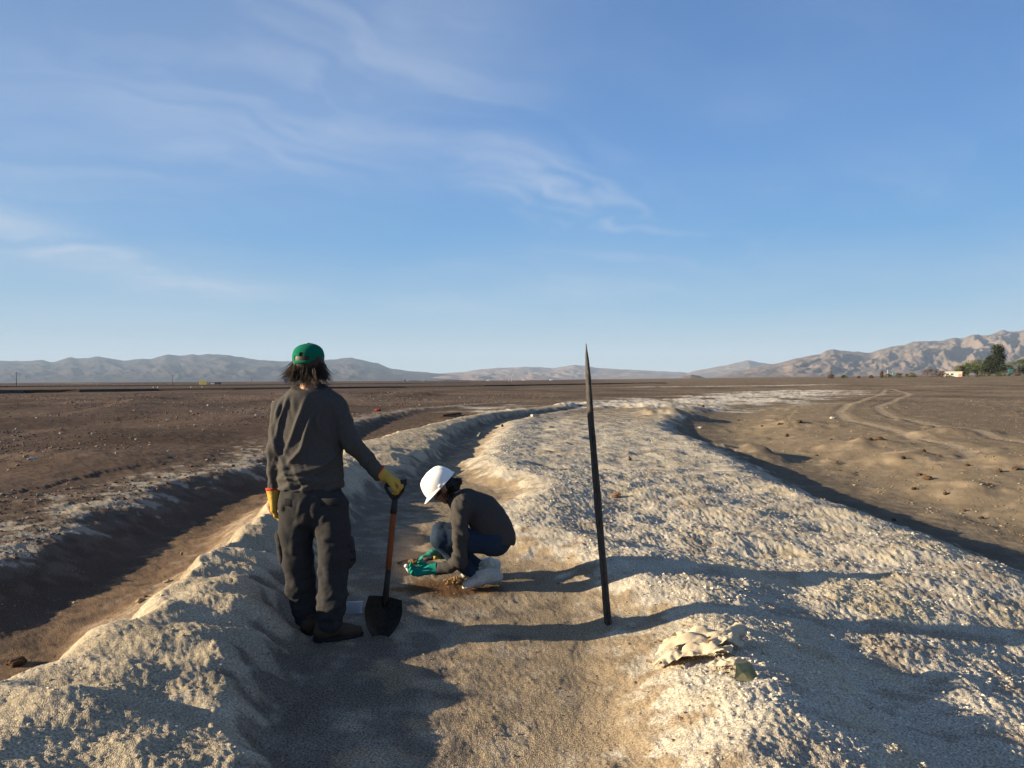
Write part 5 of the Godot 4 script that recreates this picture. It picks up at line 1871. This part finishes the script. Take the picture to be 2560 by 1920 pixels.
var leaf_cache := {}
func tree(called: String, label: String, cat: String, x: float, ybase: float, hpx: float, wpx: float, kind: int, c: Color, seed_: int, D := 320.0, group := "") -> void:
	var top := px(x, ybase - hpx, D)
	var g := ground_h(top.x, -D) - .05
	var h := hpx / FOC * D
	var w := wpx / FOC * D * .62
	var t := thing(called, label, cat, Vector3(top.x, g, -D), 0.0, group)
	h = maxf(h, top.y - g)
	var rg := RandomNumberGenerator.new(); rg.seed = seed_
	var bark := mat(lin(.07, .05, .035), .95)
	var st := new_st()
	if cat == "tree":
		tube(st, [Vector3.ZERO, Vector3(rg.randf_range(-.1, .1), h * .4, 0), Vector3(rg.randf_range(-.2, .2), h * .85, 0)], [.03 * h + .05, .02 * h + .03, .02], 7)
	for i in (5 if cat == "tree" else 7):
		var a := rg.randf() * TAU
		var y0 := h * rg.randf_range(.25, .6) if cat == "tree" else 0.0
		var e := Vector3(cos(a) * w * .7, y0 + h * rg.randf_range(.15, .4), sin(a) * w * .7)
		tube(st, [Vector3(0, y0, 0), (Vector3(0, y0, 0) + e) * .5 + Vector3(0, .1, 0), e], [.018 * h + .01, .012 * h + .01, .01], 5)
	part("trunk", done(st), bark, t)
	# crown: leaf-sized faces in clumps
	var cs := new_st(false)
	var clumps := []
	var nc: int = [52, 30, 64][kind]
	for i in nc:
		var v := rg.randf()
		var rad := 1.0
		match kind:
			0: rad = sqrt(maxf(0.0, 1.0 - pow(v * 1.7 - .7, 2.0)))           # rounded
			1: rad = sqrt(maxf(0.0, 1.0 - v * v)) * (.8 + .2 * rg.randf())    # low bush
			2: rad = (1.0 - pow(v, 1.15)) * .98 + .05                          # conifer
		var a := rg.randf() * TAU
		var q := sqrt(rg.randf())
		var y := lerpf(.22 if kind == 0 else (.04 if kind == 1 else .12), .95, v) * h
		clumps.append([Vector3(cos(a) * w * rad * q, y, sin(a) * w * rad * q), lerpf(.28, .5, rg.randf()) * minf(w, h * .5)])
	for cl in clumps:
		for i in 110:
			var d := Vector3(rg.randfn(), rg.randfn(), rg.randfn()).normalized() * pow(rg.randf(), .4)
			var p: Vector3 = cl[0] + d * cl[1] * Vector3(1.2, .85, 1.2)
			var u := Vector3(rg.randfn(), rg.randfn() * .6, rg.randfn()).normalized()
			var vv := u.cross(Vector3(rg.randfn(), rg.randfn(), rg.randfn())).normalized()
			var s := rg.randf_range(.10, .22) * (.35 + .085 * h)
			cs.add_vertex(p - u * s); cs.add_vertex(p + vv * s * .6); cs.add_vertex(p + u * s)
			cs.add_vertex(p + u * s); cs.add_vertex(p - vv * s * .6); cs.add_vertex(p - u * s)
	var lm := mat(c, .8)
	lm.backlight_enabled = true
	lm.backlight = Color(c.r * .5, c.g * .5, c.b * .4)
	part("crown" if cat == "tree" else "foliage", done_flat(cs), lm, t)

func build_oasis() -> void:
	var dk := lin(.020, .028, .016); var gr := lin(.055, .075, .026); var ol := lin(.10, .085, .045); var br := lin(.105, .072, .050)
	tree("conifer_tree", "tall dark conifer rising above the green trees", "tree", 2494, 936, 74, 44, 2, dk, 601, 318.0)
	tree("conifer_tree", "shorter dark conifer against the tall one", "tree", 2473, 936, 47, 26, 2, dk, 602, 321.0)
	tree("green_tree", "rounded green tree left of the dark conifers", "tree", 2444, 938, 38, 58, 0, gr, 603, 324.0)
	tree("green_tree", "low green tree at the edge of the grove by the white building", "tree", 2420, 940, 30, 46, 0, gr, 604, 312.0)
	tree("green_tree", "broad green tree behind the green sign", "tree", 2548, 938, 38, 66, 0, gr, 605, 326.0)
	tree("green_tree", "green tree at the end of the grove past the sign", "tree", 2590, 938, 44, 60, 0, gr, 606, 322.0)
	tree("thin_tree", "thin sparse spiky tree between the white building and the grove", "tree", 2402, 940, 26, 14, 2, ol, 607, 310.0)
	tree("stump_tree", "short dark stump-like tree standing alone by the small sign", "tree", 2204, 942, 15, 8, 1, br, 608, 300.0)
	var bs := [[2326, 941, 18, 46, br, "wide brown thorn bush left of the white building"], [2354, 941, 13, 26, br, "dark brown bush touching the white building"], [2276, 942, 10, 27, ol, "olive bush right of the small green sign"], [2246, 942, 9, 20, ol, "small olive bush beside the small green sign"], [2220, 942, 7, 20, ol, "low olive bush between the stump and the small sign"], [2109, 943, 5, 17, gr, "tiny green bush alone on the plain"], [2077, 943, 8, 15, br, "brown scrub at the foot of the lattice mast"], [2458, 942, 12, 40, ol, "low olive hedge in front of the conifers"], [2505, 942, 13, 36, gr, "green bush below the tall conifer"], [2540, 942, 11, 34, br, "brown bush under the green sign"], [2372, 942, 4, 18, ol, "olive scrub in front of the white building"], [2178, 943, 5, 9, br, "tiny brown bush near the stump"], [2147, 943, 3, 8, br, "speck of brown scrub beyond the ruts"]]
	for i in bs.size():
		tree("bush", bs[i][5], "bush", bs[i][0], bs[i][1], bs[i][2], bs[i][3], 1, bs[i][4], 620 + i, 296.0 + (i % 4) * 4.0)
	var teal := mat(lin(.12, .36, .30), .6)
	sign_board("road_sign", "turquoise sign in front of the grove of trees", "sign", 2520, 923, 2532, 935, 300.0, teal)
	sign_board("road_sign", "small pale turquoise sign among the low bushes", "sign", 2231, 930, 2237, 939, 298.0, mat(lin(.30, .50, .46), .6), false)
	post("lamp_post", "slender pale pole beside the small turquoise sign", "pole", 2219, 924, 940, 305.0, .09, mat(lin(.5, .5, .48), .6))
	# low white building
	var D := 306.0
	var a := px(2362, 929, D); var b := px(2403, 929, D)
	var g := ground_h((a.x + b.x) * .5, -D) - .1
	var hh := a.y - g; var hw := (b.x - a.x) * .5
	var t := thing("low_building", "low white flat-roofed building left of the grove", "building", Vector3((a.x + b.x) * .5, g, -D), -.6)
	var st := new_st(false)
	box(st, Vector3(0, hh * .45, 0), Vector3(hw, hh * .45, 2.0))
	part("wall", done_flat(st), mat(lin(.46, .445, .415), .9), t)
	st = new_st(false)
	box(st, Vector3(0, hh * .95, 0), Vector3(hw + .2, hh * .05, 2.3))
	part("roof", done_flat(st), mat(lin(.5, .49, .47), .8), t)
	st = new_st(false)
	box(st, Vector3(hw * .78, hh * .3, 2.02), Vector3(.55, hh * .3, .03))
	part("door", done_flat(st), mat(lin(.45, .20, .13), .8), t)
	for e in [-.55, -.05]:
		st = new_st(false)
		box(st, Vector3(hw * e, hh * .5, 2.01), Vector3(.5, hh * .16, .03))
		part("window", done_flat(st), mat(lin(.05, .05, .05), .3), t)
	# lattice mast
	var M := 1500.0
	var top := px(2077, 919, M)
	var mg := ground_h(top.x, -M) - .3
	var mt := thing("lattice_mast", "grey lattice mast standing far out before the mountains", "mast", Vector3(top.x, mg, -M))
	var mh := top.y - mg
	var gm := mat(lin(.10, .09, .085), .7)
	for e in [[-1, -1], [1, -1], [-1, 1], [1, 1]]:
		st = new_st()
		tube(st, [Vector3(e[0] * 2.4, 0, e[1] * 2.4), Vector3(e[0] * .6, mh, e[1] * .6)], [.22], 4)
		part("leg", done(st), gm, mt)
	for i in 5:
		st = new_st()
		var y := mh * i / 5.0; var w0 := lerpf(2.4, .6, i / 5.0); var w1 := lerpf(2.4, .6, (i + 1) / 5.0)
		tube(st, [Vector3(-w0, y, w0), Vector3(w1, y + mh / 5.0, w1)], [.14], 4)
		tube(st, [Vector3(w0, y, w0), Vector3(-w1, y + mh / 5.0, w1)], [.14], 4)
		part("brace", done(st), gm, mt)
	st = new_st()
	tube(st, [Vector3(-4, mh * .9, 0), Vector3(4, mh * .9, 0)], [.25], 4)
	part("crossarm", done(st), gm, mt)

func _ready() -> void:
	var t0 := Time.get_ticks_msec()
	setup_noise()
	fold_n.seed = 33; fold_n.frequency = 1.0; fold_n.fractal_octaves = 2
	build_light()
	print("light ", Time.get_ticks_msec() - t0)
	make_tables()
	make_ruts()
	make_prints()
	build_ground()
	print("ground ", Time.get_ticks_msec() - t0)
	build_mountains()
	print("mountains ", Time.get_ticks_msec() - t0)
	build_standing_person()
	print("standing ", Time.get_ticks_msec() - t0)
	build_crouching_person()
	print("crouching ", Time.get_ticks_msec() - t0)
	build_shovel()
	build_stake()
	build_paper()
	build_trowel_and_samples()
	build_stones()
	plank("weathered brown plank lying along the far ridge top", 1104, 1043, 1150, 1037, .09, .05, lin(.09, .06, .045))
	plank("grey-white board lying at the end of the valley", 1329, 1043, 1347, 1044, .10, .04, lin(.45, .43, .38))
	plank("thin pale strip of wood leaning on the valley slope", 1193, 1096, 1199, 1084, .03, .012, lin(.50, .46, .36))
	print("objects ", Time.get_ticks_msec() - t0)
	build_scatter()
	print("scatter ", Time.get_ticks_msec() - t0)
	build_highway()
	build_oasis()
	print("distant ", Time.get_ticks_msec() - t0)
	build_dust()
